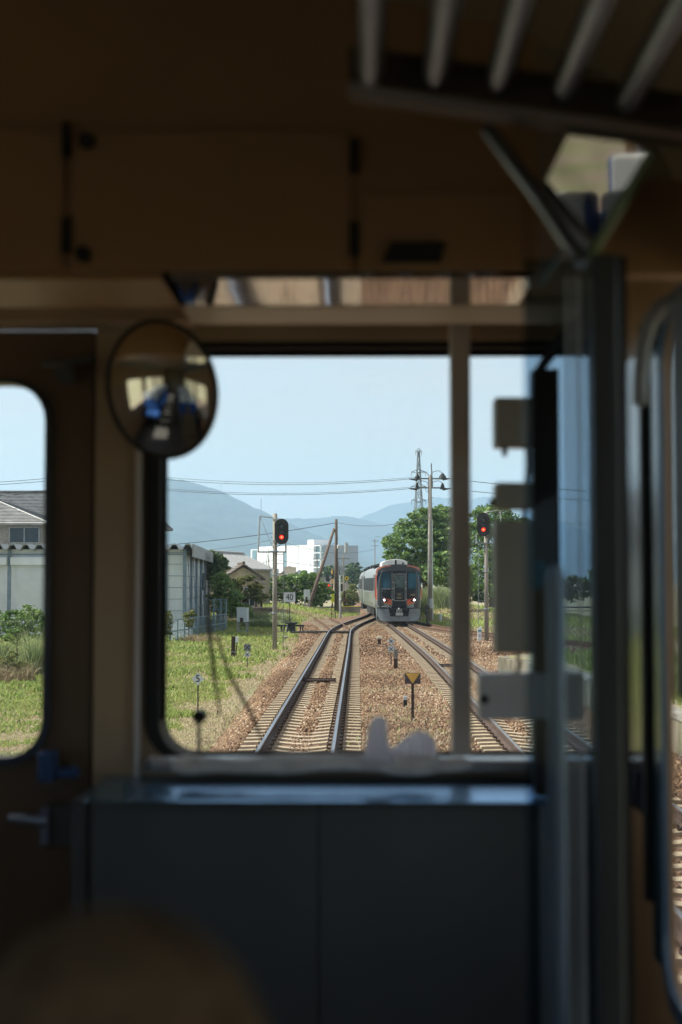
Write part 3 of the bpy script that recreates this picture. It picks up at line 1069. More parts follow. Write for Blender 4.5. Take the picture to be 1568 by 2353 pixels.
for k, (px, d) in enumerate(((975, 118), (990, 122), (1008, 120), (1022, 116))):
    tuft('pampas_grass', ['pale reed clump close behind the oncoming train', 'pale reed clump at the foot of the concrete pole', 'pale reed clump right of the concrete pole', 'pale reed clump next to the window mullion'][k], 'tall grass', px, d, 700, 2.1, 1.0, REED, 44 + k, .07, lean=(.15, .5), group='pale reeds behind the train')
tuft('dry_grass', 'brown dry stalks at the right end of the blue fence', 'tall grass', 470, 71, 300, .6, .9, MATS['dry reed'], 50, .03, lean=(.4, 1.0))
tuft('dry_grass', 'brown dry stalks below the middle of the blue fence', 'tall grass', 440, 69, 300, .55, .8, MATS['dry reed'], 51, .03, lean=(.4, 1.0))

# ================================================================== BUILDINGS
SHEDW = mat('pale blue grey siding', (0.55, 0.60, 0.62), 0.55, var=.07, scale=1.2, stretch=(1, 1, .3))
SHEDB = mat('blue steel post', (0.17, 0.24, 0.30), 0.5, var=.15)
SHEDR = mat('grey steel roofing', (0.30, 0.32, 0.33), 0.5, var=.15, scale=2)
SHUT = mat('white roller shutter', (0.62, 0.66, 0.70), 0.45, var=.05, scale=2)
TILE = mat('grey roof tile', (0.13, 0.135, 0.14), 0.6, var=.2, scale=2, bump=.3, bscale=12)
TILEL = mat('pale grey roof', (0.33, 0.32, 0.31), 0.6, var=.15, scale=2)
TILEB = mat('brown roof tile', (0.17, 0.13, 0.10), 0.7, var=.3, scale=5, bump=.4, bscale=14)
STUCCO = mat('speckled stucco', (0.33, 0.31, 0.29), 0.9, var=.15, scale=7)
PLAST = mat('cream plaster', (0.48, 0.42, 0.30), 0.9, var=.12, scale=2)
TIMBER = mat('dark timber', (0.07, 0.05, 0.04), 0.8, var=.2, scale=4)
WINDG = mat('dark window pane', (0.03, 0.045, 0.06), 0.1, var=.2)
WHITEB = mat('white factory cladding', (0.78, 0.78, 0.80), 0.6, var=.04, scale=.2)
GREYB = mat('shaded factory cladding', (0.30, 0.33, 0.38), 0.6, var=.05, scale=.1)  # shade of the factory's end face is put into this grey
GLASSB = mat('green grey glazing', (0.16, 0.26, 0.30), 0.2, var=.1)
BLOCK = mat('concrete block wall', (0.17, 0.15, 0.13), 0.95, var=.3, scale=1.5, bump=.4)

# the storage shed: long front with roller shutters, one end standing back along the line
sd0 = 76.0
cx0 = PX(425, sd0); zt = PZ(1262, sd0)
L = 17.5; dep = 24.0; skew = -1.3 / 24
t = thing('storage_shed', 'long pale storage shed with roller shutters and a folded steel roof left of the line', 'shed', (cx0, sd0, GROUND))
w = t.location


def sp(u, v, z):     # u metres left of the corner, v metres back
    return Vector((cx0 - u + v * skew, sd0 + v, z))


m = MB()
m.add([sp(0, 0, GROUND - .3), sp(L, 0, GROUND - .3), sp(L, dep, GROUND - .3), sp(0, dep, GROUND - .3), sp(0, 0, zt), sp(L, 0, zt), sp(L, dep, zt), sp(0, dep, zt)],
      [(0, 1, 5, 4), (1, 2, 6, 5), (2, 3, 7, 6), (3, 0, 4, 7), (4, 5, 6, 7)])
m.build('wall', SHEDW, t, world=w)
m = MB()       # siding laps of the corner bay and the end wall
z = GROUND + .2
while z < zt - .1:
    m.b2(sp(.12, -.02, z), sp(1.0, 0.01, z + .025))
    for v in np.arange(0.2, dep - .3, 4):
        m.box((sp(-.012, v + 1.9, 0).x, sd0 + v + 1.9, z), (.03, 3.7, .03), rz=-math.atan(skew))
    z += .62
m.build('siding_lap', SHEDB, t, world=w)
for u in (0.0, 1.04, 5.2, 9.4, 13.6, 17.4):
    m = MB(); m.b2(sp(u - .09, -.07, GROUND), sp(u + .09, .05, zt)); m.build('post', SHEDB, t, world=w)
for v in (4.6, 9.4, 14.2, 19.0, 23.9):
    m = MB(); c = sp(-.06, v, 0); m.box((c.x, c.y, (zt + GROUND) / 2), (.14, .2, zt - GROUND)); m.build('post', SHEDB, t, world=w)
m = MB()
for v in (.5, 5.0, 14.5):
    a, b_ = sp(-.13, v, GROUND + .3), sp(-.13, v + 3.6, zt - .3)
    m.cyl(a, b_, .02, n=5)
    m.cyl((a.x, a.y, b_.z), (b_.x, b_.y, a.z), .02, n=5)
m.build('brace', SHEDB, t, world=w)
for u0, u1 in ((1.14, 5.1), (5.3, 9.3), (9.5, 13.5), (13.7, 17.3)):
    m = MB(); zz = GROUND + .05
    while zz < zt - .85:
        m.box((cx0 - (u0 + u1) / 2, sd0 - .03, zz + .05), (u1 - u0, .05, .085)); zz += .1
    sh = m.build('roller_shutter', SHUT, t, world=w)
    m = MB(); m.b2(sp(u0, -.32, zt - .86), sp(u1, -.02, zt - .42)); m.build('shutter_box', SHUT, t, world=w, bevel=.04)
m = MB(); m.b2(sp(-.10, -.02, zt - .30), sp(L, -.09, zt - .24)); m.build('lintel', SHEDB, t, world=w)
wv = MB(); a = sp(-.09, 17, PZ(1335, 93)); wv.box((a.x, a.y, 2.6), (.06, 1.3, 1.1)); wv.build('window', WINDG, t, world=w)
# folded roof: trapezoid corrugation running front to back
m = MB(); prof = []
u = -.45
while u < L + .4:
    prof += [(u, 0), (u + .17, .27), (u + .38, .27), (u + .55, 0)]
    u += .72
vs = []
for v in (-.55, dep + .4):
    for (uu, zz) in prof: vs.append(sp(uu, v, zt + .02 + zz - .0))
    for (uu, zz) in prof: vs.append(sp(uu, v, zt + .0 + zz - .06))
k = len(prof)
fs = []
for i in range(k - 1):
    fs += [(i, i + 1, 2 * k + i + 1, 2 * k + i), (k + i, 3 * k + i, 3 * k + i + 1, k + i + 1), (i, k + i, k + i + 1, i + 1), (2 * k + i, 2 * k + i + 1, 3 * k + i + 1, 3 * k + i)]
m.add(vs, fs).build('roof', SHEDR, t, world=w)
m = MB()
m.add([sp(-.50, -.5, zt - .42), sp(-.50, dep + .4, zt - .42), sp(-.50, dep + .4, zt + .27), sp(-.50, -.5, zt + .27),
       sp(-.42, -.5, zt - .42), sp(-.42, dep + .4, zt - .42), sp(-.42, dep + .4, zt + .27), sp(-.42, -.5, zt + .27)],
      [(0, 1, 2, 3), (4, 5, 6, 7), (0, 1, 5, 4), (3, 2, 6, 7), (0, 3, 7, 4), (1, 2, 6, 5)]).build('fascia', SHEDR, t, world=w)


def gable(name, label, cat, x, y, base, w_, d_, he, hr, rz, wm, rm, over=.5, windows=(), ridge='y', lap=False, hip=0.0, group=None):
    """house: w_ across, d_ deep, eaves he, ridge hr above base; ridge along local y"""
    t = thing(name, label, cat, (x, y, base), rz, group)
    m = MB(); a, b = w_ / 2, d_ / 2
    m.add([(-a, -b, -.4), (a, -b, -.4), (a, b, -.4), (-a, b, -.4), (-a, -b, he), (a, -b, he), (a, b, he), (-a, b, he)] +
          ([(0, -b, hr - .12), (0, b, hr - .12)] if hip == 0 else []),
          [(0, 1, 5, 4), (1, 2, 6, 5), (2, 3, 7, 6), (3, 0, 4, 7)] + ([(4, 5, 8), (6, 7, 9), (4, 8, 9, 7), (5, 6, 9, 8)] if hip == 0 else [(4, 5, 6, 7)]))
    m.build('wall', wm, t)
    k = (hr - he) / a
    m = MB(); A, B = a + over, b + over
    ze = he - k * over
    th = .14
    yr = B - hip
    V = [(-A, -B, ze), (A, -B, ze), (A, B, ze), (-A, B, ze), (0, -yr, hr), (0, yr, hr)]
    V += [(p[0], p[1], p[2] + th) for p in V]
    if hip:
        m.add(V, [(6, 9, 11, 10), (7, 10, 11, 8), (6, 10, 7), (9, 8, 11), (0, 4, 5, 3), (1, 2, 5, 4), (0, 1, 4), (2, 3, 5), (0, 6, 7, 1), (1, 7, 8, 2), (2, 8, 9, 3), (3, 9, 6, 0)])
    else:
        m.add(V, [(6, 9, 11, 10), (7, 10, 11, 8), (0, 4, 5, 3), (1, 2, 5, 4), (0, 6, 10, 4), (4, 10, 7, 1), (2, 8, 11, 5), (5, 11, 9, 3), (0, 3, 9, 6), (1, 7, 8, 2)])
    r = m.build('roof', rm, t)
    m = MB(); m.tube([(0, -yr, hr + th + .05), (0, yr, hr + th + .05)], .12, 6)
    if hip:
        for sx in (-1, 1):
            for sy in (-1, 1): m.tube([(0, sy * yr, hr + th), (sx * A, sy * B, ze + th)], .08, 5)
    m.build('ridge_tile', rm, r)
    if lap:
        m = MB(); n = int(math.hypot(A, hr - ze) / .32)
        for i in range(1, n):
            f = i / n
            for sx in (-1, 1):
                yl = B - (hip * f if hip else 0)
                m.box((sx * A * (1 - f), 0, ze + (hr - ze) * f + th + .015), (.05, 2 * yl - .1, .05))
            if hip:
                m.box((0, -B + hip * f, ze + (hr - ze) * f + th + .015), (2 * A * (1 - f), .05, .05))
        m.build('tile_course', TILE, r)
    for (u, z, ww, hh, side) in windows:
        m = MB()
        if side == 'f': m.box((u, -b - .01, z), (ww, .06, hh))
        elif side == 'r': m.box((a + .01, u, z), (.06, ww, hh))
        wi = m.build('window', WINDG, t)
        m = MB()
        for dx in (-ww / 2, 0, ww / 2):
            m.box((u + dx, -b - .05, z) if side == 'f' else (a + .05, u + dx, z), (.07, .07, hh + .1) if side == 'f' else (.07, .07, hh + .1))
        for dz in (-hh / 2, hh / 2):
            m.box((u, -b - .05, z + dz) if side == 'f' else (a + .05, u, z + dz), (ww + .1, .07, .07) if side == 'f' else (.07, ww + .1, .07))
        m.build('window_frame', GALV, wi)
    return t


# houses behind the shed, seen through the gangway door window
d = 106
zb = GROUND; he = PZ(1199, d) - zb
gable('tiled_house', 'speckled grey house with a pale hipped tile roof behind the shed', 'house', PX(-70, d), d + 5, zb, 11, 11, he, he + 2.1, R(0), STUCCO, TILEL, .7,
      windows=((4.2, he - 1.0, 2.2, 1.15, 'f'), (1.2, he - 1.1, 1.8, 1.2, 'f')), lap=True, hip=5.2)
d = 124
he = PZ(1198, d) - zb
gable('tiled_house', 'larger house with dark lined roof standing behind the pale roofed one', 'house', PX(376, 130) - 19.8, d + 6, zb, 11, 38, he, PZ(1134, d + 6) - zb, R(90), STUCCO, TILE, .8,
      windows=((-1, he - 1.3, 1.2, 1.5, 'f'),), lap=True, hip=3.0)
# old tiled house between the shed and the signal
d = 116
gable('tiled_house', 'old house with pale tiled roof half hidden by the evergreen tree', 'house', PX(497, d) - .4, d + 9, zb, 5.4, 11, PZ(1303, d) - zb, PZ(1268, d) - zb, R(-14), PLAST, mat('light grey tile', (.42, .41, .40), .7, var=.15, scale=4), .4, lap=False)  # roof tiled in a lighter grey
d = 108
hh = PZ(1299, d) - zb
gable('tiled_house', 'cream plastered gable with brown tiles and dark bargeboards beside the signal', 'house', PX(548, d), d + 2.5, zb, 2.6, 5, PZ(1326, d) - zb, hh, R(9), PLAST, TILEB, .35, lap=True,
      windows=((.45, 1.9, .8, 1.4, 'f'),))
t = thing('porch_roof', 'low tiled porch roof sloping down right of the plaster gable', 'porch', (PX(585, 106), 106, zb))
m = MB(); a = PX(572, 106) - t.location.x; b_ = PX(604, 106) - t.location.x
m.add([(a, 0, PZ(1326, 106) - zb), (b_, 0, PZ(1341, 106) - zb), (b_, 3, PZ(1341, 106) - zb), (a, 3, PZ(1326, 106) - zb), (a, 0, PZ(1329, 106) - zb), (b_, 0, PZ(1344, 106) - zb), (b_, 3, PZ(1344, 106) - zb), (a, 3, PZ(1329, 106) - zb)],
      [(0, 1, 2, 3), (4, 7, 6, 5), (0, 4, 5, 1), (1, 5, 6, 2), (2, 6, 7, 3), (3, 7, 4, 0)]).build('roof', TILEB, t)
m = MB(); m.box((.1, .3, 1.1), (.16, .16, 2.5)); m.box((.35, 2.6, 1.1), (.16, .16, 2.5)); m.build('post', TIMBER, t)
# block wall
d = 101
t = thing('block_wall', 'low grey concrete block garden wall in front of the tiled house', 'wall', (PX(575, d), d, GROUND))
m = MB()
for i in range(6):
    for j in range(8):
        m.box(((j - 4 + .5 * (i % 2)) * .42 + .2, 0, .0 + i * .21), (.41, .14, .2))
m.build('block', BLOCK, t)
m = MB(); m.box((.2, 0, 1.2), (3.6, .2, .07)); m.build('coping', CONC, t)

# white factory far away
C = Vector((PX(738, 900), 900, 0)); A_ = C + Vector((-.6, .8, 0)) * 83; B_ = C + Vector((.8, .6, 0)) * 28
ztop = PZ(1251, 900)
t = thing('factory_building', 'big white factory block with a shaded grey end in front of the mountains', 'factory', (C.x, C.y, GROUND))
w = t.location
ul = (A_ - C).normalized(); ur = (B_ - C).normalized()
D_ = A_ + (B_ - C)


def blk(o, a, b, z0, z1):
    o, a, b = Vector(o), Vector(a), Vector(b)
    vs = [o, o + a, o + a + b, o + b]
    return [(p.x, p.y, z0) for p in vs] + [(p.x, p.y, z1) for p in vs]


BF = [(0, 1, 2, 3), (4, 5, 6, 7), (0, 1, 5, 4), (1, 2, 6, 5), (2, 3, 7, 6), (3, 0, 4, 7)]
wl = (A_ - C).length
MB().add(blk(C + ul * 8.3, ul * 65.7, B_ - C, -1, ztop), BF).build('white_hall', WHITEB, t, world=w)
MB().add(blk(C + ur * 2, ul * 8.28, (B_ - C) * .98, -1, ztop - .3), BF).build('stair_block', GREYB, t, world=w)
MB().add(blk(C + ul * 74.02 + ur * .3, ul * 9, (B_ - C) * .9, -1, ztop - 1.6), BF).build('side_block', WHITEB, t, world=w)
m = MB()
nrm = Vector((ul.y, -ul.x, 0)) * (1 if Vector((ul.y, -ul.x, 0)).y < 0 else -1)
for s0, s1, z0, z1 in ((38.8, 42.5, 0, ztop - 4.5), (75.6, 80.6, -1, ztop - 2.2)):
    m.add(blk(C + ul * s0 + nrm * .15, ul * (s1 - s0), nrm * -.4, z0, z1), BF)
m.add(blk(C + ul * .5 + ur * 1.9 + nrm * .1, ul * 7.3, nrm * -.2, 0, ztop - 1), BF)
m.build('glazing', GLASSB, t, world=w)
m = MB()
for i in range(5):
    z = ztop - .4 - i * 4.6
    m.add(blk(C + nrm * .5, ul * 8.25, ur * 2.2, z - .6, z), BF)
m.add(blk(C + nrm * .5, ul * .5, ur * 1.0, 0, ztop), BF)
m.build('balcony_slab', WHITEB, t, world=w)
MB().add(blk(C + ul * 12.5 + ur * 3, ul * 6.8, ur * 14, ztop, ztop + 3.4), BF).build('rooftop_plant', WHITEB, t, world=w)
m = MB()
for q in range(5): m.add(blk(C + ul * (12 + q * 13.5) + nrm * .25, ul * .14, nrm * -.3, 0, ztop), BF)
m.build('joint', SHUT, t, world=w)

# low buildings of the town in front of the factory
TOWNW = mat('pale town wall', (0.46, 0.48, 0.50), .8, var=.15, scale=.4)
TOWNB = mat('beige town wall', (0.55, 0.44, 0.33), .8, var=.1, scale=.4)
TOWNR = mat('blue grey town roof', (0.18, 0.22, 0.26), .6, var=.2, scale=.5)
spec = [(606, 560, 1312, 1323, 24, TOWNW, TOWNR, 'small blue gabled house right of the garden pine'), (633, 600, 1318, 1324, 26, TOWNW, TOWNR, 'blue roofed town house partly behind the signal pole'),
        (652, 540, 1314, 1322, 22, TOWNB, TILEL, 'beige house with pale gable behind the bush'), (585, 620, 1318, 1326, 20, TOWNW, TILEL, 'pale roofed building at the left foot of the factory'),
        (690, 620, 1310, 1318, 26, TOWNW, TOWNR, 'blue grey building at the right foot of the factory'), (667, 700, 1302, 1304, 24, TOWNB, TOWNB, 'beige flat block at the foot of the factory'),
        (744, 240, 1326, 1336, 30, TOWNW, TILEL, 'low grey roofed house behind the leaning pole'), (612, 760, 1306, 1308, 46, TOWNW, TOWNW, 'long low white building left of the beige block')]
for px, d, yr, ye, wpx, wm, rm, lab in spec:
    wd_ = wpx * d / 3268
    gable('town_house', lab, 'house', PX(px, d), d, GROUND, wd_, wd_ * 1.1, PZ(ye, d) - GROUND, PZ(yr, d) - GROUND, R(random.Random(px).uniform(-10, 25)), wm, rm, .4,
          windows=((wd_ * .2, 2.2, wd_ * .3, 1.2, 'f'),) if d < 650 else ())
# hazy building far right behind the train tail
gable('town_house', 'green roofed building in haze at the end of the line', 'house', PX(838, 640), 640, GROUND, 9, 9, PZ(1318, 640) - GROUND, PZ(1308, 640) - GROUND, 0, TOWNW, mat('green roof', (.07, .2, .17), .6), .4)
# extra roofs that close the horizon
for i, (px, d) in enumerate(((770, 420), (782, 520), (724, 470), (560, 330), (575, 420))):
    gable('town_house', ['tiny house left of the crossing behind bushes', 'tiny pale house far behind the crossing', 'tiny house behind the big bush', 'small roof peeping behind the plaster gable', 'small roof left of the garden pine'][i], 'house',
          PX(px, d), d, GROUND, 7, 8, PZ(1334, d) - GROUND, PZ(1326, d) - GROUND, R(10 * i - 20), TOWNW if i % 2 else TOWNB, TOWNR, .4)

# ================================================================== MASTS AND WIRES
def pylon(label, px, d, ytop, ybase_w, hw_px, arms=(), group=None, thick=.10, name='power_pylon'):
    k = d / 3268
    x = PX(px, d); zt_ = PZ(ytop, d); zb_ = -.5
    t = thing(name, label, 'power pylon', (x, d, zb_), R(12), group)
    H = zt_ - zb_
    m = MB()

    def hw(f): return hw_px * k * (1 - f)**1.15 * 1.0 + .25
    n = 9
    zs = [H * (1 - (1 - i / n)**1.25) for i in range(n + 1)]
    for i in range(n):
        a, b = hw(zs[i] / H), hw(zs[i + 1] / H)
        for sx, sy in ((-1, -1), (1, -1), (1, 1), (-1, 1)):
            m.cyl((sx * a, sy * a, zs[i]), (sx * b, sy * b, zs[i + 1]), thick * 1.3, n=4, caps=False)
        for (s, q) in (((-1, -1), (1, -1)), ((1, -1), (1, 1)), ((1, 1), (-1, 1)), ((-1, 1), (-1, -1))):
            m.cyl((s[0] * a, s[1] * a, zs[i]), (q[0] * b, q[1] * b, zs[i + 1]), thick * .8, n=3, caps=False)
            m.cyl((q[0] * a, q[1] * a, zs[i]), (s[0] * b, s[1] * b, zs[i + 1]), thick * .8, n=3, caps=False)
            m.cyl((s[0] * b, s[1] * b, zs[i + 1]), (q[0] * b, q[1] * b, zs[i + 1]), thick * .8, n=3, caps=False)
    m.build('lattice', GALVD, t)
    for yp, wpx in arms:
        z = PZ(yp, d) - zb_
        aw = wpx * k
        m = MB()
        for s in (-1, 1):
            m.cyl((0, 0, z + .9), (s * aw, 0, z), thick, n=4); m.cyl((0, 0, z - .3), (s * aw, 0, z), thick, n=4)
        c = m.build('crossarm', GALVD, t)
        m = MB()
        for s in (-1, 1): m.cyl((s * aw, 0, z), (s * aw, 0, z - 1.2), .09, n=5)
        m.build('insulator', GALVD, c)
    return t


pylon('tall lattice power pylon standing behind the feathery tree', 963, 420, 1036, 0, 17, ((1037, 7), (1085, 17), (1118, 17), (1150, 17)))
pylon('tiny faint pylon on the mountain slope right of the pillar', 884 - 377, 4700, 1113, 0, 4, ((1116, 3),), thick=.45)
pylon('tiny faint pylon on the lower end of the mountain ridge', 600, 4700, 1145, 0, 4.5, ((1150, 4), (1156, 4)), thick=.45)

# concrete utility pole with switchgear
d = 101
zb = float(gz(PX(989, d), d)); xp = PX(989, d)
t = thing('utility_pole', 'tall concrete utility pole with pole switches right of the train', 'utility pole', (xp, d, zb))
ztp = PZ(1093, d) - zb
m = MB(); m.tube([(0, 0, -.5), (0, 0, ztp)], [.20, .125], 14).build('pole', CONCP, t, smooth=True)
m = MB(); m.cyl((.18, 0, ztp - .8), (.10, 0, PZ(1065, d) - zb), .045, n=8).build('pole_extension', GALVD, t)
m = MB(); m.tube([(.16, -.14, ztp * .02), (.14, -.12, ztp * .7)], .03, 6).build('cable_pipe', SIGNW, t)
m = MB()
for yp in (1100, 1121):
    z = PZ(yp, d) - zb
    m.box((0, 0, z), (1.7, .1, .1), rz=R(8))
m.build('crossarm', GALVD, t)
m = MB()
for z in np.arange(3, ztp - .5, .45): m.cyl((-.28 if int(z * 10) % 2 else .05, -.1, z), (.05 if int(z * 10) % 2 else .28, -.1, z), .015, n=4)
m.build('step_bolt', GALVD, t)
for s, yp, rr in ((-1, 1098, .22), (1, 1097, .30), (-1, 1120, .15), (1, 1120, .18)):
    z = PZ(yp, d) - zb
    m = MB(); m.cyl((s * .9, 0, z - .14), (s * .9, 0, z + .06), rr, rr * .8, n=12); m.cyl((s * .9, 0, z + .06), (s * .9, 0, z + .3), rr * .8, .06, n=12)
    m.cyl((s * .9, 0, z - .14), (s * (1.5), 0, z - .08), .1, .03, n=8)
    m.tube([(s * .9, 0, z + .3), (s * .6, 0, z + .48), (s * .25, 0, z + .40), (0, 0, z + .1)], .02, 5)
    m.build('pole_switch', BLACKP, t)
m = MB(); m.cyl((0, 0, 1.0), (0, 0, 1.7), .23, n=12).build('sleeve', GALV, t)

# timber pole with a raking strut
d = 133; xp = PX(773, d); zb = float(gz(xp, d))
t = thing('utility_pole', 'brownish pole braced by a slanted strut beside the level crossing', 'utility pole', (xp, d, zb))
zt2 = PZ(1193, d) - zb
MB().tube([(0, 0, -.5), (-.0, 0, zt2)], [.20, .13], 12).build('pole', WOODP, t, smooth=True)
x2 = PX(707, 126)
MB().tube([(x2 - xp, 126 - d, float(gz(x2, 126)) - zb - .3), (PX(768, d) - xp, -.1, PZ(1216, d) - zb)], [.20, .12], 10).build('strut', WOODP, t, smooth=True)
m = MB()
for z in np.arange(2, zt2 - .3, .5): m.cyl((-.3 if int(z * 2) % 2 else 0, -.05, z), (0 if int(z * 2) % 2 else .3, -.05, z), .018, n=4)
m.build('step_bolt', GALVD, t)
m = MB(); m.box((.25, -.1, PZ(1256, d) - zb), (.35, .3, .3), rx=.3, rz=.4); m.build('floodlight', SIGNW, t)
m = MB(); m.cyl((.22, 0, 0), (.20, 0, 4.8), .06, n=8).build('cable_pipe', GALV, t)


def wire(a, b, sag, r, label, group):
    a, b = Vector(a), Vector(b)
    pts = []
    for i in range(25):
        f = i / 24
        p = a.lerp(b, f)
        p.z -= 4 * sag * f * (1 - f)
        pts.append(p)
    o = MB().tube(pts, r, 5).build('overhead_cable', WIRE, smooth=True)
    tag(o, label, 'cable', group)


g = 'overhead cables across the sky'
lp = []
for k, (ym, y1, lab) in enumerate(((1083, 1096, 'topmost'), (1089, 1099, 'second'), (1110, 1118, 'third'), (1114, 1121, 'fourth'))):
    wire(P(262, ym, 106), P(960, y1, 101), .62, .013 + .004 * (k % 2), 'overhead cable crossing the sky left of the concrete pole, %s of the four' % lab, g)
    wire(P(262, ym, 106), P(-700, ym + 14, 112), .9, .02, 'overhead cable running left across the door window, %s of the four' % lab, g)
x = PX(262, 106)
t = thing('utility_pole', 'concrete pole behind the window pillar that carries the four cables', 'utility pole', (x, 106, GROUND))
MB().tube([(0, 0, 0), (0, 0, PZ(1075, 106) - GROUND)], [.2, .13], 12).build('pole', CONCP, t, smooth=True)
m = MB()
for yp in (1086, 1112): m.box((0, 0, PZ(yp, 106) - GROUND), (1.7, .1, .1))
m.build('crossarm', GALVD, t)
for y0, y1, lab in ((1098, 1112, 'upper'), (1121, 1129, 'lower')):
    wire(P(1014, y0, 101), P(2200, y1 + 14, 92), .8, .022, '%s overhead cable running right from the concrete pole' % lab, g)
wire(P(-400, 1262, 100), P(773, 1201, 133), 1.2, .026, 'low cable crossing in front of the mountain to the braced pole', g)
wire(P(773, 1200, 133), P(985, 1187, 101), .5, .022, 'low cable between the braced pole and the concrete pole', g)
wire(P(990, 1170, 101), P(2000, 1200, 95), .8, .02, 'low cable running right behind the window mullion', g)
wire(P(300, 1262, 210), P(634, 1238, 240), 1, .03, 'thin cable over the tiled roofs to the town pole', g)
wire(P(634, 1238, 240), P(862, 1262, 300), 1.5, .03, 'thin cable from the town pole to the pole behind the train', g)
wire(P(420, 1300, 300), P(634, 1286, 300), 1, .04, 'thin cable low across the foot of the factory', g)
wire(P(634, 1286, 300), P(960, 1292, 330), 1.5, .04, 'thin cable low behind the braced pole', g)
wire(P(862, 1232, 300), P(1200, 1250, 300), 1.0, .03, 'thin cable right of the pole behind the train', g)


def small_pole(px, d, ytop, label, arms=1, r=.12, group='slim poles in the town'):
    x = PX(px, d)
    t = thing('town_pole', label, 'utility pole', (x, d, GROUND), 0, group)
    H = PZ(ytop, d) - GROUND
    MB().cyl((0, 0, 0), (0, 0, H), r, r * .7, n=8).build('pole', CONCP, t)
    if arms:
        m = MB()
        for i in range(arms): m.box((0, 0, H - .5 - i * 1.0), (1.6, .12, .12))
        m.build('crossarm', GALVD, t)
    return t


small_pole(634 - .5, 242, 1228, 'town pole with two crossarms seen close beside the signal pole', 2)
small_pole(618, 300, 1262, 'tallest slim town pole left of the signal pole', 0)
small_pole(612, 340, 1284, 'short slim town pole left of the tallest one', 0)
small_pole(592, 360, 1288, 'slim town pole right of the tiled roof', 1)
small_pole(729, 260, 1278, 'town pole in front of the factory stair block', 1)
small_pole(862, 300, 1268 - 30, 'white topped pole rising behind the train tail', 2)
t = small_pole(790, 190, 1275, 'pole carrying a grey transformer near the crossing', 1)
MB().cyl((.35, 0, 7.0), (.35, 0, 8.3), .25, n=12).build('transformer', GALV, t)

# ================================================================== RAILWAY SIGNALS
def oval(w, h, n=14):
    r = w / 2
    pts = []
    for i in range(n + 1):
        a = math.pi * i / n
        pts.append((r * math.cos(a), h / 2 - r + r * math.sin(a)))
    for i in range(n + 1):
        a = math.pi + math.pi * i / n
        pts.append((r * math.cos(a), -h / 2 + r + r * math.sin(a)))
    return pts


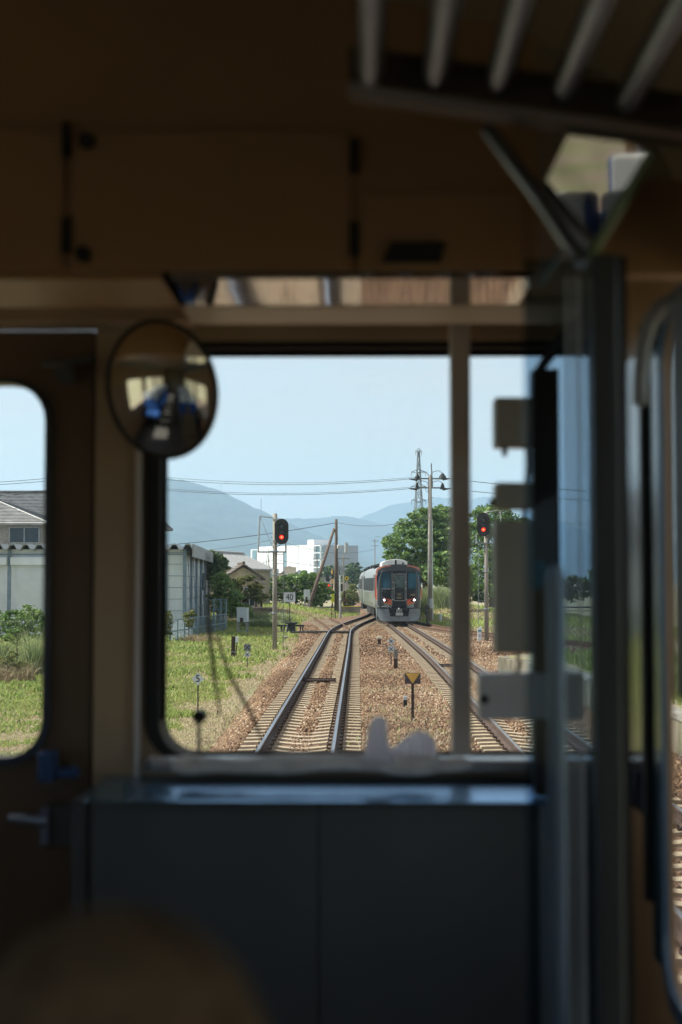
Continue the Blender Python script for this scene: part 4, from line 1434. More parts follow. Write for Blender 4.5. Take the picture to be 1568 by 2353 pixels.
def colour_signal(px, ybase, ytop, hx, hy, label, ladder_side=1, guard=True):
    d = DG(ybase)
    x = PX(px, d); zb = GROUND
    t = thing('colour_light_signal', label, 'railway signal', (x, d, zb))
    H = PZ(ytop, d) - zb
    MB().tube([(0, 0, -.4), (0, 0, H)], [.105, .095], 14).build('pole', CONCP, t, smooth=True)
    hxm = PX(hx, d) - x; hz = PZ(hy, d) - zb
    m = MB(); yf = -.42
    m.prism(oval(.60, 1.12), lambda u, v, q: (u + hxm, q, v + hz), yf, yf + .03)
    hd = m.build('backboard', BLACKP, t, bevel=.008)
    m = MB(); m.box((hxm, yf + .14, hz), (.26, .22, .78)); m.build('lamp_housing', BLACKP, hd)
    for i, dz in enumerate((.235, -.005, -.245)):
        c = Vector((hxm, yf - .01, hz + dz))
        lit = i == 2
        m = MB(); m.cyl(c + Vector((0, .0, 0)), c + Vector((0, -.02, 0)), .095, n=18)
        ln = m.build('lens', REDL if lit else DARKL, hd)
        if lit:
            m = MB(); m.cyl(c + Vector((0, -.021, 0)), c + Vector((0, -.035, 0)), .045, n=14); m.build('lamp', REDHOT, ln)
        m = MB(); pts = []     # hood: open half tube over the lens
        for s in range(13):
            a = R(-20 + 220 * s / 12)
            pts.append((math.cos(a) * .115, math.sin(a) * .115))
        n = len(pts); vs = []
        for q, sh in ((0, 0), (-.22, -.0)):
            for rr in (1.0, .93):
                vs += [(c.x + u * rr, c.y + q, c.z + v * rr + sh) for u, v in pts]
        fs = []
        for s in range(n - 1):
            fs += [(s, s + 1, 2 * n + s + 1, 2 * n + s), (n + s, 3 * n + s, 3 * n + s + 1, n + s + 1), (2 * n + s, 2 * n + s + 1, 3 * n + s + 1, 3 * n + s)]
        m.add(vs, fs).build('hood', BLACKP, hd)
    m = MB()
    for dz in (.50, -.42): m.box((hxm / 2, yf / 2, hz + dz), (abs(hxm) + .14, .34, .07))
    m.build('bracket', GALV, t)
    # working platform ring and stays under the head
    zr = hz - .88
    m = MB(); m.box((-.12 * ladder_side, -.05, zr), (1.22, .5, .05)); m.build('platform', GALVD, t)
    m = MB()
    if guard:
        lx = -.72 * ladder_side + .0
        m.cyl((lx, -.2, zr), (lx + .07 * ladder_side, -.2, zr + 1.55), .035, n=8)
        m.cyl((lx + .07 * ladder_side, -.2, zr + 1.55), (-.05, -.05, zr + 1.48), .022, n=6)
        m.cyl((lx + .1 * ladder_side, -.18, zr + 1.5), (-.1 * ladder_side, -.05, zr + .2), .012, n=5)
        m.cyl((.48 * ladder_side, -.2, zr), (.48 * ladder_side, -.2, zr + .45), .03, n=8)
    m.build('guard_rail', GALV, t)
    m = MB()
    m.tube([(.0, -.12, hz - .5), (.1, -.3, hz - .66), (.24, -.3, hz - .6), (.24, -.3, hz - .5)], .018, 5)
    m.tube([(-.35 * ladder_side, -.2, zr), (-.20 * ladder_side, -.12, zr - .8), (-.12 * ladder_side, -.1, zr - 1.3)], .01, 5)
    m.build('cable', WIRE, t)
    # ladder
    lx0 = (.15 if ladder_side > 0 else -.15); lx1 = lx0 * 2.5
    m = MB()
    m.cyl((lx1, 0, .1), (lx1, 0, zr), .014, n=5)
    z = .4
    while z < zr:
        m.cyl((lx0 * .5, 0, z), (lx1 + .03 * ladder_side, 0, z), .014, n=5); z += .42
    m.build('ladder', GALVD, t)
    m = MB()
    for z in (H * .27, H * .55, H * .72): m.cyl((0, 0, z), (0, 0, z + .05), .13, n=14); m.box((-.14, 0, z + .02), (.12, .06, .05))
    m.build('clamp', GALV, t)
    return t


colour_signal(632, 1494, 1180, 648.5, 1222, 'three lamp signal showing red left of the main track near the 40 board')
colour_signal(1118, 1482, 1177, 1110, 1206, 'three lamp signal showing red right of the window mullion', ladder_side=-1)

# small equipment -----------------------------------------------------------
# 40 board on its barrel shaped base
d = DG(1458); x = PX(666, d)
t = thing('speed_board', 'white square speed board reading 40 on a thin black post', 'speed sign', (x, d, GROUND))
m = MB(); m.cyl((0, 0, .3), (0, 0, PZ(1384, d) - GROUND), .022, n=8).build('post', BLACKP, t)
zc = PZ(1372.5, d) - GROUND
m = MB(); m.box((0, -.03, zc), (.65, .02, .55)).build('sign_face', SIGNW, t, bevel=.004)
text_mesh('number', '40', .50, BLACKS, t, (0, -.045, zc - .0), (R(90), 0, 0), .003, .86)
t = thing('cable_drum', 'black barrel shaped cable housing under the 40 board', 'cable housing', (x + .12, d - .2, GROUND))
m = MB(); m.cyl((0, 0, -.1), (0, 0, .62), .24, .22, n=18); m.cyl((0, 0, .62), (0, 0, .70), .34, n=18); m.build('drum', BLACKP, t)
m = MB(); m.tube([(-.2, -.2, .55), (-.26, -.35, .2), (-.12, -.5, .0), (.2, -.6, -.15)], .05, 8); m.build('hose', BLACKP, t, smooth=True)
m = MB()
for i in range(8): m.box((.30 * math.cos(i * .785), .30 * math.sin(i * .785), .72), (.06, .06, .05))
m.build('lid_bolt', GALVD, t)
d2 = d + .6
t = thing('cable_trestle', 'long black steel trestle behind the cable drum', 'trestle', (PX(669, d2), d2, GROUND))
m = MB(); m.box((0, 0, .50), (1.55, .35, .09)).build('beam', BLACKP, t)
for sx, hh in ((-.52, .1), (-.38, 0), (.55, .1), (.68, 0)):
    m = MB(); m.box((sx, 0, .16), (.07, .12, .62)); m.build('leg', BLACKP, t)
m = MB(); m.box((PX(650, 73), 73, GROUND + .1), (.5, .35, .22)); tag(m.build('trough_block', CONC, bevel=.02, world=(PX(650, 73), 73, GROUND)), 'low concrete block in the grass beside the signal pole', 'concrete block')
m = MB(); m.tube([(PX(690, 75), 75, GROUND + .1), (PX(712, 75.5), 75.3, GROUND + .16), (PX(735, 76), 76, -.1), (-1.9, 76.4, -.1)], .03, 6)
tag(m.build('ground_cable', BLACKP), 'black cable lying from the trestle to the points', 'cable')


def sign(name, label, cat, px, ybase, parts, post_r=.018, ptop=None, postmat=RUSTP, z=GROUND):
    d = (2.5 - z) * 3268 / (ybase - 1340)
    t = thing(name, label, cat, (PX(px, d), d, z))
    m = MB(); m.cyl((0, 0, -.2), (0, 0, PZ(ptop, d) - z), post_r, n=8); m.build('post', postmat, t)
    for kind, py, spx, txt in parts:
        zc = PZ(py, d) - z; s = spx * d / 3268
        m = MB()
        if kind == 'diamond': m.box((0, -.03, zc), (s * .72, .012, s * .72), ry=R(45))
        elif kind in ('square', 'darksquare'): m.box((0, -.03, zc), (s, .012, s))
        p = m.build('plate', SIGNW if kind != 'darksquare' else GALVD, t)
        m = MB()
        if txt == 'X':
            for a in (45, -45): m.box((0, -.040 - .003 * (a > 0), zc), (s * (.62 if kind == 'diamond' else .98), .004, s * .10), ry=R(a))
            m.build('cross', BLACKS, p)
        else:
            text_mesh('number', txt, s * .82, BLACKS, p, (0, -.042, zc), (R(90), 0, 0), .004, 1.0)
    return t


sign('gradient_post', 'diamond post marked 5 low in the grass on the left', 'track sign', 456.5, 1650, (('diamond', 1560, 28.5, '5'),), .016, 1550)
sign('crossing_marker', 'grey square X board above a small white X diamond left of the main track', 'track sign', 569.5, 1542, (('darksquare', 1488, 15.5, 'X'), ('diamond', 1504, 15.5, 'X')), .013, 1482)
sign('crossing_marker', 'white diamond and square X boards on the ballast between the tracks', 'track sign', 899, 1528, (('diamond', 1473.5, 17, 'X'), ('square', 1491, 14, 'X')), .018, 1468, z=-.22)
# 2800 stake
d = 2.72 * 3268 / (1537 - 1340)
t = thing('distance_stake', 'narrow upright plate reading 2800 beside the X boards', 'track sign', (PX(909.5, d), d, -.22))
k = d / 3268
m = MB(); m.box((0, 0, (1537 - 1512) * k / 2), (9 * k, .05, 27 * k)).build('base', RUSTP, t)
h1 = PZ(1513, d) + .22; h2 = PZ(1490, d) + .22
m = MB(); m.prism(rrect(-5 * k, h1, 5 * k, h2, .06, 5), XZ, -.03, -.015).build('plate', mat('faded sign plate', (.42, .36, .30), .7, var=.2, scale=10), t)
text_mesh('number', '2800', 9.6 * k, BLACKS, t, (0, -.034, (h1 + h2) / 2), (R(90), R(90), 0), .003, .95)
# amber triangle
z = -.22; d = (2.5 - z) * 3268 / (1658 - 1340); k = d / 3268
t = thing('stop_board', 'brown board with an amber downward triangle on a rusty post', 'track sign', (PX(948, d), d, z))
zc0 = PZ(1571, d) - z; zc1 = PZ(1545.5, d) - z
m = MB(); m.box((0, .012, zc0 / 2), (.055, .035, zc0 + .2)).build('post', RUSTP, t)
m = MB(); m.box((0, -.02, (zc0 + zc1) / 2), (36 * k, .012, zc1 - zc0)).build('board', mat('dark brown board', (.07, .05, .05), .6, var=.15, scale=10), t)
m = MB(); m.prism([(-16.5 * k, zc1 - .01), (16.5 * k, zc1 - .01), (0, zc0 + .004)], XZ, -.034, -.028).build('triangle', YELS, t)
m = MB()
for s in (-1, 1): m.cyl((s * 15.5 * k, -.03, (zc0 + zc1) / 2), (s * 15.5 * k, -.026, (zc0 + zc1) / 2), .008, n=8)
m.build('bolt', GALV, t)
# stake with a little box
z = GROUND; d = DG(1512); k = d / 3268
t = thing('marker_stake', 'dark wooden stake with a small pale junction box in the grass', 'stake', (PX(537, d), d, z))
m = MB(); m.box((0, 0, .38), (.15, .1, .95), ry=.03).build('stake', RUSTP, t)
m = MB(); m.box((.15, -.02, PZ(1470, d) - z), (.12, .1, .22)).build('junction_box', SIGNW, t, bevel=.01)
m = MB(); m.tube([(.15, 0, PZ(1475, d) - z), (.12, 0, .3), (.1, 0, -.05)], .02, 6).build('cable', BLACKP, t)
m = MB(); m.box((0, -.06, .25), (.2, .02, .03)).build('strap', GALV, t)
# hat shaped lamp between the tracks
z = -.22; d = 2.72 * 3268 / (1481 - 1340); k = d / 3268
t = thing('trackside_lamp', 'little mushroom shaped white capped post between the tracks', 'track marker', (PX(872, d), d, z))
m = MB(); m.box((0, 0, .10), (.14, .14, .3)).build('body', RUSTP, t)
m = MB(); m.box((0, 0, .30), (.26, .22, .07)); m.box((0, 0, .355), (.2, .18, .05)); m.build('cap', mat('cream cap', (.75, .68, .5), .6), t, bevel=.012)
# low white tipped peg in the weeds by the triangle
z = -.22; d = 2.72 * 3268 / (1626 - 1340)
t = thing('survey_peg', 'short dark peg with a pale top near the amber triangle', 'survey peg', (PX(931, d), d, z))
m = MB(); m.box((0, 0, .06), (.08, .08, .26)).build('peg', BLACKP, t)
m = MB(); m.box((0, 0, .225), (.078, .078, .09)).build('top', SIGNW, t)
# white stake with a blue band right of the mullion
z = -.3; d = 2.8 * 3268 / (1477 - 1340); k = d / 3268
t = thing('boundary_stake', 'white slanted top stake with a blue band before the right signal', 'stake', (PX(1101.5, d), d, z))
H = PZ(1440, d) - z
m = MB(); m.prism([(-.09, -.1), (.09, -.1), (.10, H + .02), (-.08, H - .09)], XZ, -.05, .05).build('stake', mat('white paint', (.75, .77, .78), .5, var=.05), t)
m = MB(); m.box((0.01, -.055, H - .19), (.18, .01, .07)).build('band', mat('blue band', (.03, .22, .35), .5), t)
text_mesh('number', '4', .15, mat('blue ink', (.03, .12, .3), .5), t, (0.01, -.058, H - .42), (R(90), 0, 0), .003)
# dwarf signal beside the train
z = -.3; d = 89; k = d / 3268
t = thing('dwarf_signal', 'low black dwarf signal standing right of the oncoming train', 'railway signal', (PX(982, d), d, z))
m = MB(); m.cyl((0, 0, -.2), (0, 0, PZ(1392, d) - z), .06, n=8).build('post', BLACKP, t)
m = MB(); m.cyl((0, -.1, PZ(1396, d) - z), (0, .05, PZ(1396, d) - z), .15, n=14); m.cyl((0, -.1, PZ(1408, d) - z), (0, .05, PZ(1408, d) - z), .17, n=14); m.box((0, 0, PZ(1402, d) - z), (.16, .14, .5)); m.build('signal_head', BLACKP, t)
m = MB(); m.box((0, 0, .06), (.3, .3, .5)).build('base', BLACKP, t)
d = 97
m = MB(); m.cyl((PX(1012, d), d, -.5), (PX(1012, d), d, PZ(1413, d)), .10, n=10); m.cyl((PX(1012, d), d, PZ(1413, d)), (PX(1012, d), d, PZ(1411, d)), .12, n=10)
tag(m.build('marker_post', SIGNW, world=(PX(1012, d), d, GROUND)), 'short white round post in the grass right of the dwarf signal', 'marker post')
# cabinets on legs
for px, yb, yt, wpx, lab in ((558.5, 1458, 1398, 24, 'pale steel cabinet on four legs beside the blue fence'), (706, 1394, 1356, 13, 'pale steel cabinet on legs beside the leaning strut')):
    d = DG(yb) if px < 600 else 124
    k = d / 3268; x = PX(px, d); zb = float(gz(x, d))
    t = thing('equipment_cabinet', lab, 'cabinet', (x, d, zb), R(-12))
    z1 = PZ(yt, d) - zb; z0 = z1 - (z1) * .52; wd_ = wpx * k
    m = MB(); m.box((0, 0, (z0 + z1) / 2), (wd_, wd_ * .7, z1 - z0)).build('case', mat('cabinet paint', (.52, .58, .62), .4, var=.05), t, bevel=.015)
    m = MB(); m.box((0, 0, z1 + .02), (wd_ * 1.06, wd_ * .78, .05)).build('lid', SIGNW, t)
    m = MB(); m.box((0, -wd_ * .36, z0 + .12), (wd_ * .34, .02, .24)).build('vent', RUSTP, t)
    for sx in (-1, 1):
        for sy in (-1, 1):
            m = MB(); m.box((sx * wd_ * .43, sy * wd_ * .28, z0 / 2 - .1), (.05, .05, z0 + .2)); m.build('leg', GALV, t)
    m = MB()
    for sy in (-1, 1): m.box((0, sy * wd_ * .28, .22), (wd_ * .9, .04, .04))
    m.build('cross_bar', GALV, t)
# blue netting fence
t = thing('chain_fence', 'low blue grey wire fence in front of the storage shed', 'fence', (PX(404, 70), 70, GROUND))
w = t.location
FEN = mat('blue grey fence paint', (.17, .25, .30), .5, var=.15)
pa_, pb_ = Vector((PX(392, 69.5), 69.5, GROUND)), Vector((PX(518, 84), 84, GROUND))
n = 9; Hf = 1.12
for i in range(n + 1):
    p = pa_.lerp(pb_, i / n)
    m = MB(); m.cyl(p, p + Vector((0, 0, Hf)), .045, n=8).build('post', FEN, t, world=w)
m = MB()
for z in (.12, Hf - .02, Hf * .5): m.cyl(pa_ + Vector((0, 0, z)), pb_ + Vector((0, 0, z)), .025, n=6)
m.build('rail', FEN, t, world=w)
m = MB(); ln = (pb_ - pa_).length; q = (pb_ - pa_).normalized(); s = 0.0
while s < ln:
    for sg in (1, -1):
        e = s + sg * (Hf - .15)
        a, b = pa_ + q * s + Vector((0, 0, .12)), pa_ + q * min(max(e, 0), ln) + Vector((0, 0, .12 + abs(min(max(e, 0), ln) - s)))
        m.cyl(a, b, .006, n=3, caps=False)
    s += .13
o = m.build('netting', FEN, t, world=w)
t = thing('chain_fence', 'taller blue fence panel turning the corner at the bush', 'fence', (PX(500, 86), 86, GROUND))
w = t.location
m = MB()
for px in (476, 492, 508, 520): m.cyl((PX(px, 86), 86, GROUND), (PX(px, 86), 86, PZ(1376, 86)), .05, n=8)
m.build('post', FEN, t, world=w)
m = MB()
for py in (1378, 1400, 1425): m.cyl((PX(476, 86), 86, PZ(py, 86)), (PX(520, 86), 86, PZ(py, 86)), .025, n=6)
for i in range(26): m.cyl((PX(476, 86) + i * .045 * 1.0, 86, GROUND + .1), (PX(476, 86) + i * .045, 86, PZ(1378, 86)), .005, n=3, caps=False)
m.build('rail', FEN, t, world=w)

# ------------------------------------------------------------------ level crossing
def striped(m1, m2, x, y, z0, z1, r):
    n = 9
    for i in range(n):
        (m1 if i % 2 else m2).cyl((x, y, z0 + (z1 - z0) * i / n), (x, y, z0 + (z1 - z0) * (i + 1) / n), r, n=8)


def crossing_signal(label, px, d, ytop, zb, lamps, cross=True, side=-1):
    t = thing('crossing_signal', label, 'crossing signal', (PX(px, d), d, zb))
    H = PZ(ytop, d) - zb
    a, b = MB(), MB()
    striped(a, b, 0, 0, -.2, H, .07)
    a.build('black_band', BLACKP, t); b.build('yellow_band', YELCR, t)
    if cross:
        m = MB()
        for s in (-1, 1): m.box((0, -.1 - .02 * s, H - .55), (1.0, .02, .13), ry=R(45 * s))
        m.build('cross_board', YELCR, t)
    for (lx, py, lit) in lamps:
        z = PZ(py, d) - zb
        m = MB(); m.cyl((lx, -.05, z), (lx, .15, z), .26 if lit else .22, n=16); m.cyl((lx, 0, z), (0, 0, z + .1), .03, n=6)
        h_ = m.build('lamp_housing', BLACKP, t)
        m = MB(); m.cyl((lx, -.07, z), (lx, -.05, z), .19, n=16)
        m.build('lens', REDL if lit else DARKL, h_)
    m = MB(); m.box((.12, -.05, H - .05), (.25, .2, .2)); m.build('bell', GALVD, t)
    return t


t = crossing_signal('striped crossing signal with one red lamp lit beside the braced pole', 764, 143, 1308, float(gz(PX(764, 143), 143)), ((-.45, 1332, False), (-.45, 1345.5, True)), cross=False)
m = MB(); m.box((.05, -.2, PZ(1374, 143) - t.location.z), (.34, .2, .85)).build('yellow_case', mat('lime yellow case', (.55, .6, .03), .5), t, bevel=.03)
crossing_signal('yellow crossing signal rising behind the train roof', 958, 150, 1268, GROUND, ((-.4, 1290, False),))
crossing_signal('small orange crossing signal far beyond the round tree', 809.5, 400, 1309, GROUND, ((-.5, 1330, False), (.5, 1330, False)))
t = thing('round_signal_post', 'slim post with a white oval back plate near the crossing', 'signal post', (PX(782, 140), 140, GROUND))
m = MB(); m.cyl((0, 0, 0), (0, 0, PZ(1322, 140) - GROUND), .06, n=8).build('post', SIGNW, t)
m = MB(); m.prism(oval(.5, .95), lambda u, v, q: (u + .2, q, v + PZ(1311, 140) - GROUND), -.05, .05).build('oval_plate', GALV, t)
t = thing('round_sign', 'small yellow round sign among the bushes by the far track', 'track sign', (PX(797, 165), 165, GROUND))
m = MB(); m.cyl((0, 0, 0), (0, 0, PZ(1334, 165) - GROUND), .04, n=8).build('post', GALVD, t)
m = MB(); m.cyl((0, -.06, PZ(1329, 165) - GROUND), (0, -.02, PZ(1329, 165) - GROUND), .24, n=18).build('disc', YELLOW, t)
m = MB(); m.cyl((0, -.08, PZ(1329, 165) - GROUND), (0, -.062, PZ(1329, 165) - GROUND), .11, n=18).build('centre', RUSTP, t)
t = thing('orange_board', 'rusty orange board on a dark post at the crossing', 'sign board', (PX(792, 147), 147, GROUND))
m = MB(); m.box((0, 0, 1.0), (.2, .2, 2.2)).build('post', RUSTP, t)
m = MB(); m.box((0, -.12, PZ(1379, 147) - GROUND), (.7, .05, .3)).build('board', RUSTB, t)
t = thing('relay_case', 'dark box pair with pale stripes behind the braced pole', 'equipment box', (PX(779, 150), 150, GROUND))
m = MB(); m.box((0, 0, PZ(1350, 150) - GROUND), (.85, .4, .8)).build('case', BLACKP, t)
m = MB(); m.box((-.2, -.21, PZ(1350, 150) - GROUND), (.08, .02, .8)); m.box((.1, -.21, PZ(1350, 150) - GROUND), (.08, .02, .8)); m.build('stripe', SIGNW, t)
m = MB(); m.box((0, 0, (PZ(1357, 150) - GROUND) / 2), (.1, .1, PZ(1357, 150) - GROUND)).build('post', GALVD, t)
# ladder frame in the grass
d = 108; x = PX(766.5, d); zb = GROUND
t = thing('ladder_frame', 'black open ladder frame standing in the grass above the catch siding', 'frame', (x, d, float(gz(x, d)) - .1))
zz = t.location.z; m = MB(); ztp = PZ(1391, d) - zz; hw_ = 4.6 * d / 3268
for s in (-1, 1): m.cyl((s * hw_, 0, 0), (s * hw_, 0, ztp), .024, n=6)
for f in (.12, .56, 1.0): m.cyl((-hw_, 0, ztp * f), (hw_, 0, ztp * f), .022, n=6)
m.build('frame', BLACKP, t)
t = thing('cable_post', 'white topped grey post at the edge of the far ballast', 'marker post', (PX(783, 112), 112, GROUND))
m = MB(); m.cyl((0, 0, 0), (0, 0, PZ(1378, 112) - GROUND), .085, n=10).build('post', GALV, t)
m = MB(); m.cyl((0, 0, PZ(1378, 112) - GROUND), (0, 0, PZ(1374, 112) - GROUND), .09, .05, n=10).build('cap', SIGNW, t)
# crossing deck and road
m = MB(); m.box((2.0, 152, -.05), (60, 3.4, .12)); tag(m.build('road', mat('asphalt', (.07, .07, .07), .9, var=.2), world=(2, 152, 0)), kind='structure')
t = thing('crossing_edge', 'low concrete edge with a yellow lip beside the far track', 'kerb', (PX(800, 138), 138, GROUND))
w = t.location
m = MB(); a, b = P(766, 1404, 134), P(830, 1404, 134)
m.b2((PX(770, 134), 134, -.6), (PX(828, 134), 134.4, PZ(1394.5, 134))).build('kerb', CONC, t, world=w)
m = MB(); m.b2((PX(770, 134), 133.97, PZ(1394.5, 134)), (PX(828, 134), 134.4, PZ(1393, 134))).build('painted_lip', YELLOW, t, world=w)
t = thing('guard_rail', 'white road guard rail right of the train at the crossing', 'guard rail', (PX(1000, 148), 148, GROUND))
m = MB()
for px in (975, 990, 1010, 1040): m.cyl((PX(px, 148) - t.location.x, 0, 0), (PX(px, 148) - t.location.x, 0, 1.1), .06, n=8)
m.build('post', SIGNW, t)
m = MB(); m.box((PX(1000, 148) - t.location.x, 0, .95), (3.6, .08, .22)).build('beam', SIGNW, t)


def car(label, px, d, z, rz, col, h=1.5, l=4.3, name='parked_car'):
    t = thing(name, label, 'car', (PX(px, d), d, z), rz)
    prof = [(-l / 2, .35), (-l / 2, .8), (-l * .42, .95), (-l * .2, 1.0), (-l * .07, h), (l * .28, h), (l * .42, 1.0), (l / 2, .92), (l / 2, .35)]
    m = MB(); m.prism(prof, lambda u, v, q: (u, q, v), -.82, .82).build('body', col, t, bevel=.08)
    m = MB(); m.prism([(-l * .17, 1.02), (-l * .06, h - .08), (l * .27, h - .08), (l * .38, 1.02)], lambda u, v, q: (u, q, v), -.835, .835).build('window', WINDG, t)
    for sx in (-.31, .31):
        for sy in (-.78, .78):
            m = MB(); m.cyl((l * sx, sy - .08, .32), (l * sx, sy + .08, .32), .32, n=16).build('wheel', RUBBER, t)
    return t


car('dark blue car passing over the far level crossing', 829, 475, -.02, R(90), mat('dark car paint', (.02, .03, .05), .25, coat=.5), 1.55, 4.0)
car('pale blue car waiting left of the dark one at the far crossing', 817, 480, -.02, R(80), mat('pale car paint', (.35, .45, .52), .25, coat=.5), 1.4, 4.0)

# ------------------------------------------------------------------ old platform on the right
PLAT = mat('stained platform concrete', (0.27, 0.225, 0.165), 0.9, scale=1.6, col2=(0.09, 0.08, 0.05), bump=.3, bscale=6, stretch=(1, 1, .35), contrast=(.35, .6))
t = thing('old_platform', 'low overgrown concrete platform edge right of the loop track', 'platform', (5.2, 20, -.3))
w = t.location
pts = [(5.25, -12), (5.25, 34), (4.9, 38), (4.15, 42.5), (4.6, 43.5), (6.6, 44), (9, 44), (14, 43), (14, -12)]
m = MB(); m.prism([(a, b) for a, b in pts], XY, -.75, .30).build('wall', PLAT, t, world=w)
m = MB(); m.prism([(a + (.3 if a < 9 else -.1), b + (-.3 if b > 0 else .3)) for a, b in pts], XY, .305, .36).build('grassy_top', GROUNDM, t, world=w)
m = MB(); m.prism([(5.22, -12), (5.22, 34), (4.87, 38), (5.2, 38), (5.6, 34), (5.6, -12)], XY, .26, .345).build('coping', CONC, t, world=w)
n = 9000
RG2 = np.random.default_rng(5)
x = 5.6 + 6 * RG2.random(n)**1.3; y = -5 + 48 * RG2.random(n)
vv, ff, tt_ = blades(x, y, .10 + .25 * RG2.random(n), .03 + .02 * RG2.random(n), .3 + .6 * RG2.random(n), .5 + .3 * RG2.random(n), RG2)
vv[:, 2] += .36 - np.repeat(gz(x, y), 5) - 0
arr = arr_mesh('platform_grass', vv, ff, tt_, GRASSM)
tag(arr, 'green weeds growing on top of the old platform', 'weeds', kind='stuff')
m = MB()
tag(MB().tube([P(1180, 1452, 80), P(1260, 1436, 84)], .06, 6).build('fallen_branch', SIGNW), 'pale branch lying beyond the right hand signal', 'branch')

# ================================================================== THE ONCOMING TRAIN
TGREY = mat('train mid grey paint', (0.17, 0.195, 0.22), 0.42, var=.16, scale=2.2, coat=.2)
TLIGHT = mat('train silver paint', (0.27, 0.28, 0.28), 0.38, var=.08, scale=.8, coat=.2)
TGREEN = mat('train olive grey skirt', (0.17, 0.20, 0.175), 0.4, var=.08, scale=.8, coat=.2)
TDARK = mat('train graphite paint', (0.05, 0.053, 0.06), 0.4, var=.1, scale=1.0, coat=.2)
TRED = mat('train vermilion paint', (0.60, 0.085, 0.03), 0.35, var=.06, scale=2, coat=.3)
TSALM = mat('train faded red roof edge', (0.42, 0.15, 0.11), 0.5, var=.12, scale=2)
TBLACK = mat('train black mask', (0.014, 0.017, 0.024), 0.16, var=.1)
TGLASS = mat('train windscreen', (0.018, 0.075, 0.115), 0.08, var=.35, scale=.9)
TSGLASS = mat('train side glass', (0.03, 0.04, 0.05), 0.35)
TGOLD = mat('train gold line', (0.55, 0.40, 0.16), 0.4)
TSILV = mat('train door frame steel', (0.55, 0.52, 0.48), 0.35, metal=.5)
TWHITE = mat('train roof unit white', (0.66, 0.65, 0.62), 0.6, var=.1, scale=3)
TUNDER = mat('train underframe', (0.035, 0.035, 0.037), 0.8, var=.2, scale=3)

for _m in (TBLACK, TDARK, TGLASS): _m.node_tree.nodes['Principled BSDF'].inputs['Specular IOR Level'].default_value = .25
k_ = 270.0


def tx(cx): return (cx - 908) / k_


def tz(cy): return (1418 - cy) / k_


def nose(x):       # the front curves back towards its corners
    return .42 * (min(abs(x), 1.42) / 1.42)**3.2


def section(n_, sc=1.0, low=.93):
    """body cross-section, closed loop of (x, z)"""
    pts = [(-1.33, low), (-1.39, 1.25), (-1.40, 1.9), (-1.38, 2.7), (-1.31, 3.15), (-1.18, 3.42), (-.85, 3.58), (-.4, 3.645), (0, 3.66)]
    pts = pts + [(-x, z) for x, z in reversed(pts[:-1])]
    return [(x * sc, z) for x, z in pts]


def loft(mb, stations, inset=None):
    k = None
    base = len(mb.v)
    for y, sc, zc in stations:
        s = section(0, sc)
        k = len(s)
        for x, z in s: mb.v.append((x, y, .93 + (z - .93) * zc))
    for i in range(len(stations) - 1):
        for j in range(k):
            a, b = base + i * k + j, base + i * k + (j + 1) % k
            mb.f.append((a, b, b + k, a + k))
    mb.f.append(tuple(base + j for j in range(k - 1, -1, -1)))
    mb.f.append(tuple(base + (len(stations) - 1) * k + j for j in range(k)))
    return mb


def panel(name, poly, y0, th, m, parent, cut=.12, holes=None):
    """flat polygon in front view, laid over the curved nose, th metres thick"""
    b = bmesh.new()
    vs = [b.verts.new((x, 0, z)) for x, z in poly]
    b.faces.new(vs)
    x0, x1 = min(p[0] for p in poly), max(p[0] for p in poly)
    x = math.floor(x0 / cut) * cut + cut
    while x < x1:
        bmesh.ops.bisect_plane(b, geom=b.verts[:] + b.edges[:] + b.faces[:], plane_co=(x, 0, 0), plane_no=(1, 0, 0))
        x += cut
    bmesh.ops.recalc_face_normals(b, faces=b.faces)
    r = bmesh.ops.extrude_face_region(b, geom=b.faces[:])
    nv = {e for e in r['geom'] if isinstance(e, bmesh.types.BMVert)}
    for v in b.verts:
        v.co.y = y0 + nose(v.co.x) - (th if v in nv else 0)
    bmesh.ops.recalc_face_normals(b, faces=b.faces)
    me = bpy.data.meshes.new(name)
    b.to_mesh(me); b.free()
    me.materials.append(m)
    o = bpy.data.objects.new(name, me)
    COL.objects.link(o); o.parent = parent
    return o


def poly_px(pts): return [(tx(a), tz(b)) for a, b in pts]


heading = math.atan2(-(0.46 - 1.24), 20.0)
fx = float(right_c(87.5))
T = thing('diesel_train', 'oncoming grey and vermilion diesel train with lit headlights on the loop track', 'train', (PX(917.5, 87.5), 87.5, 0), heading * .95)


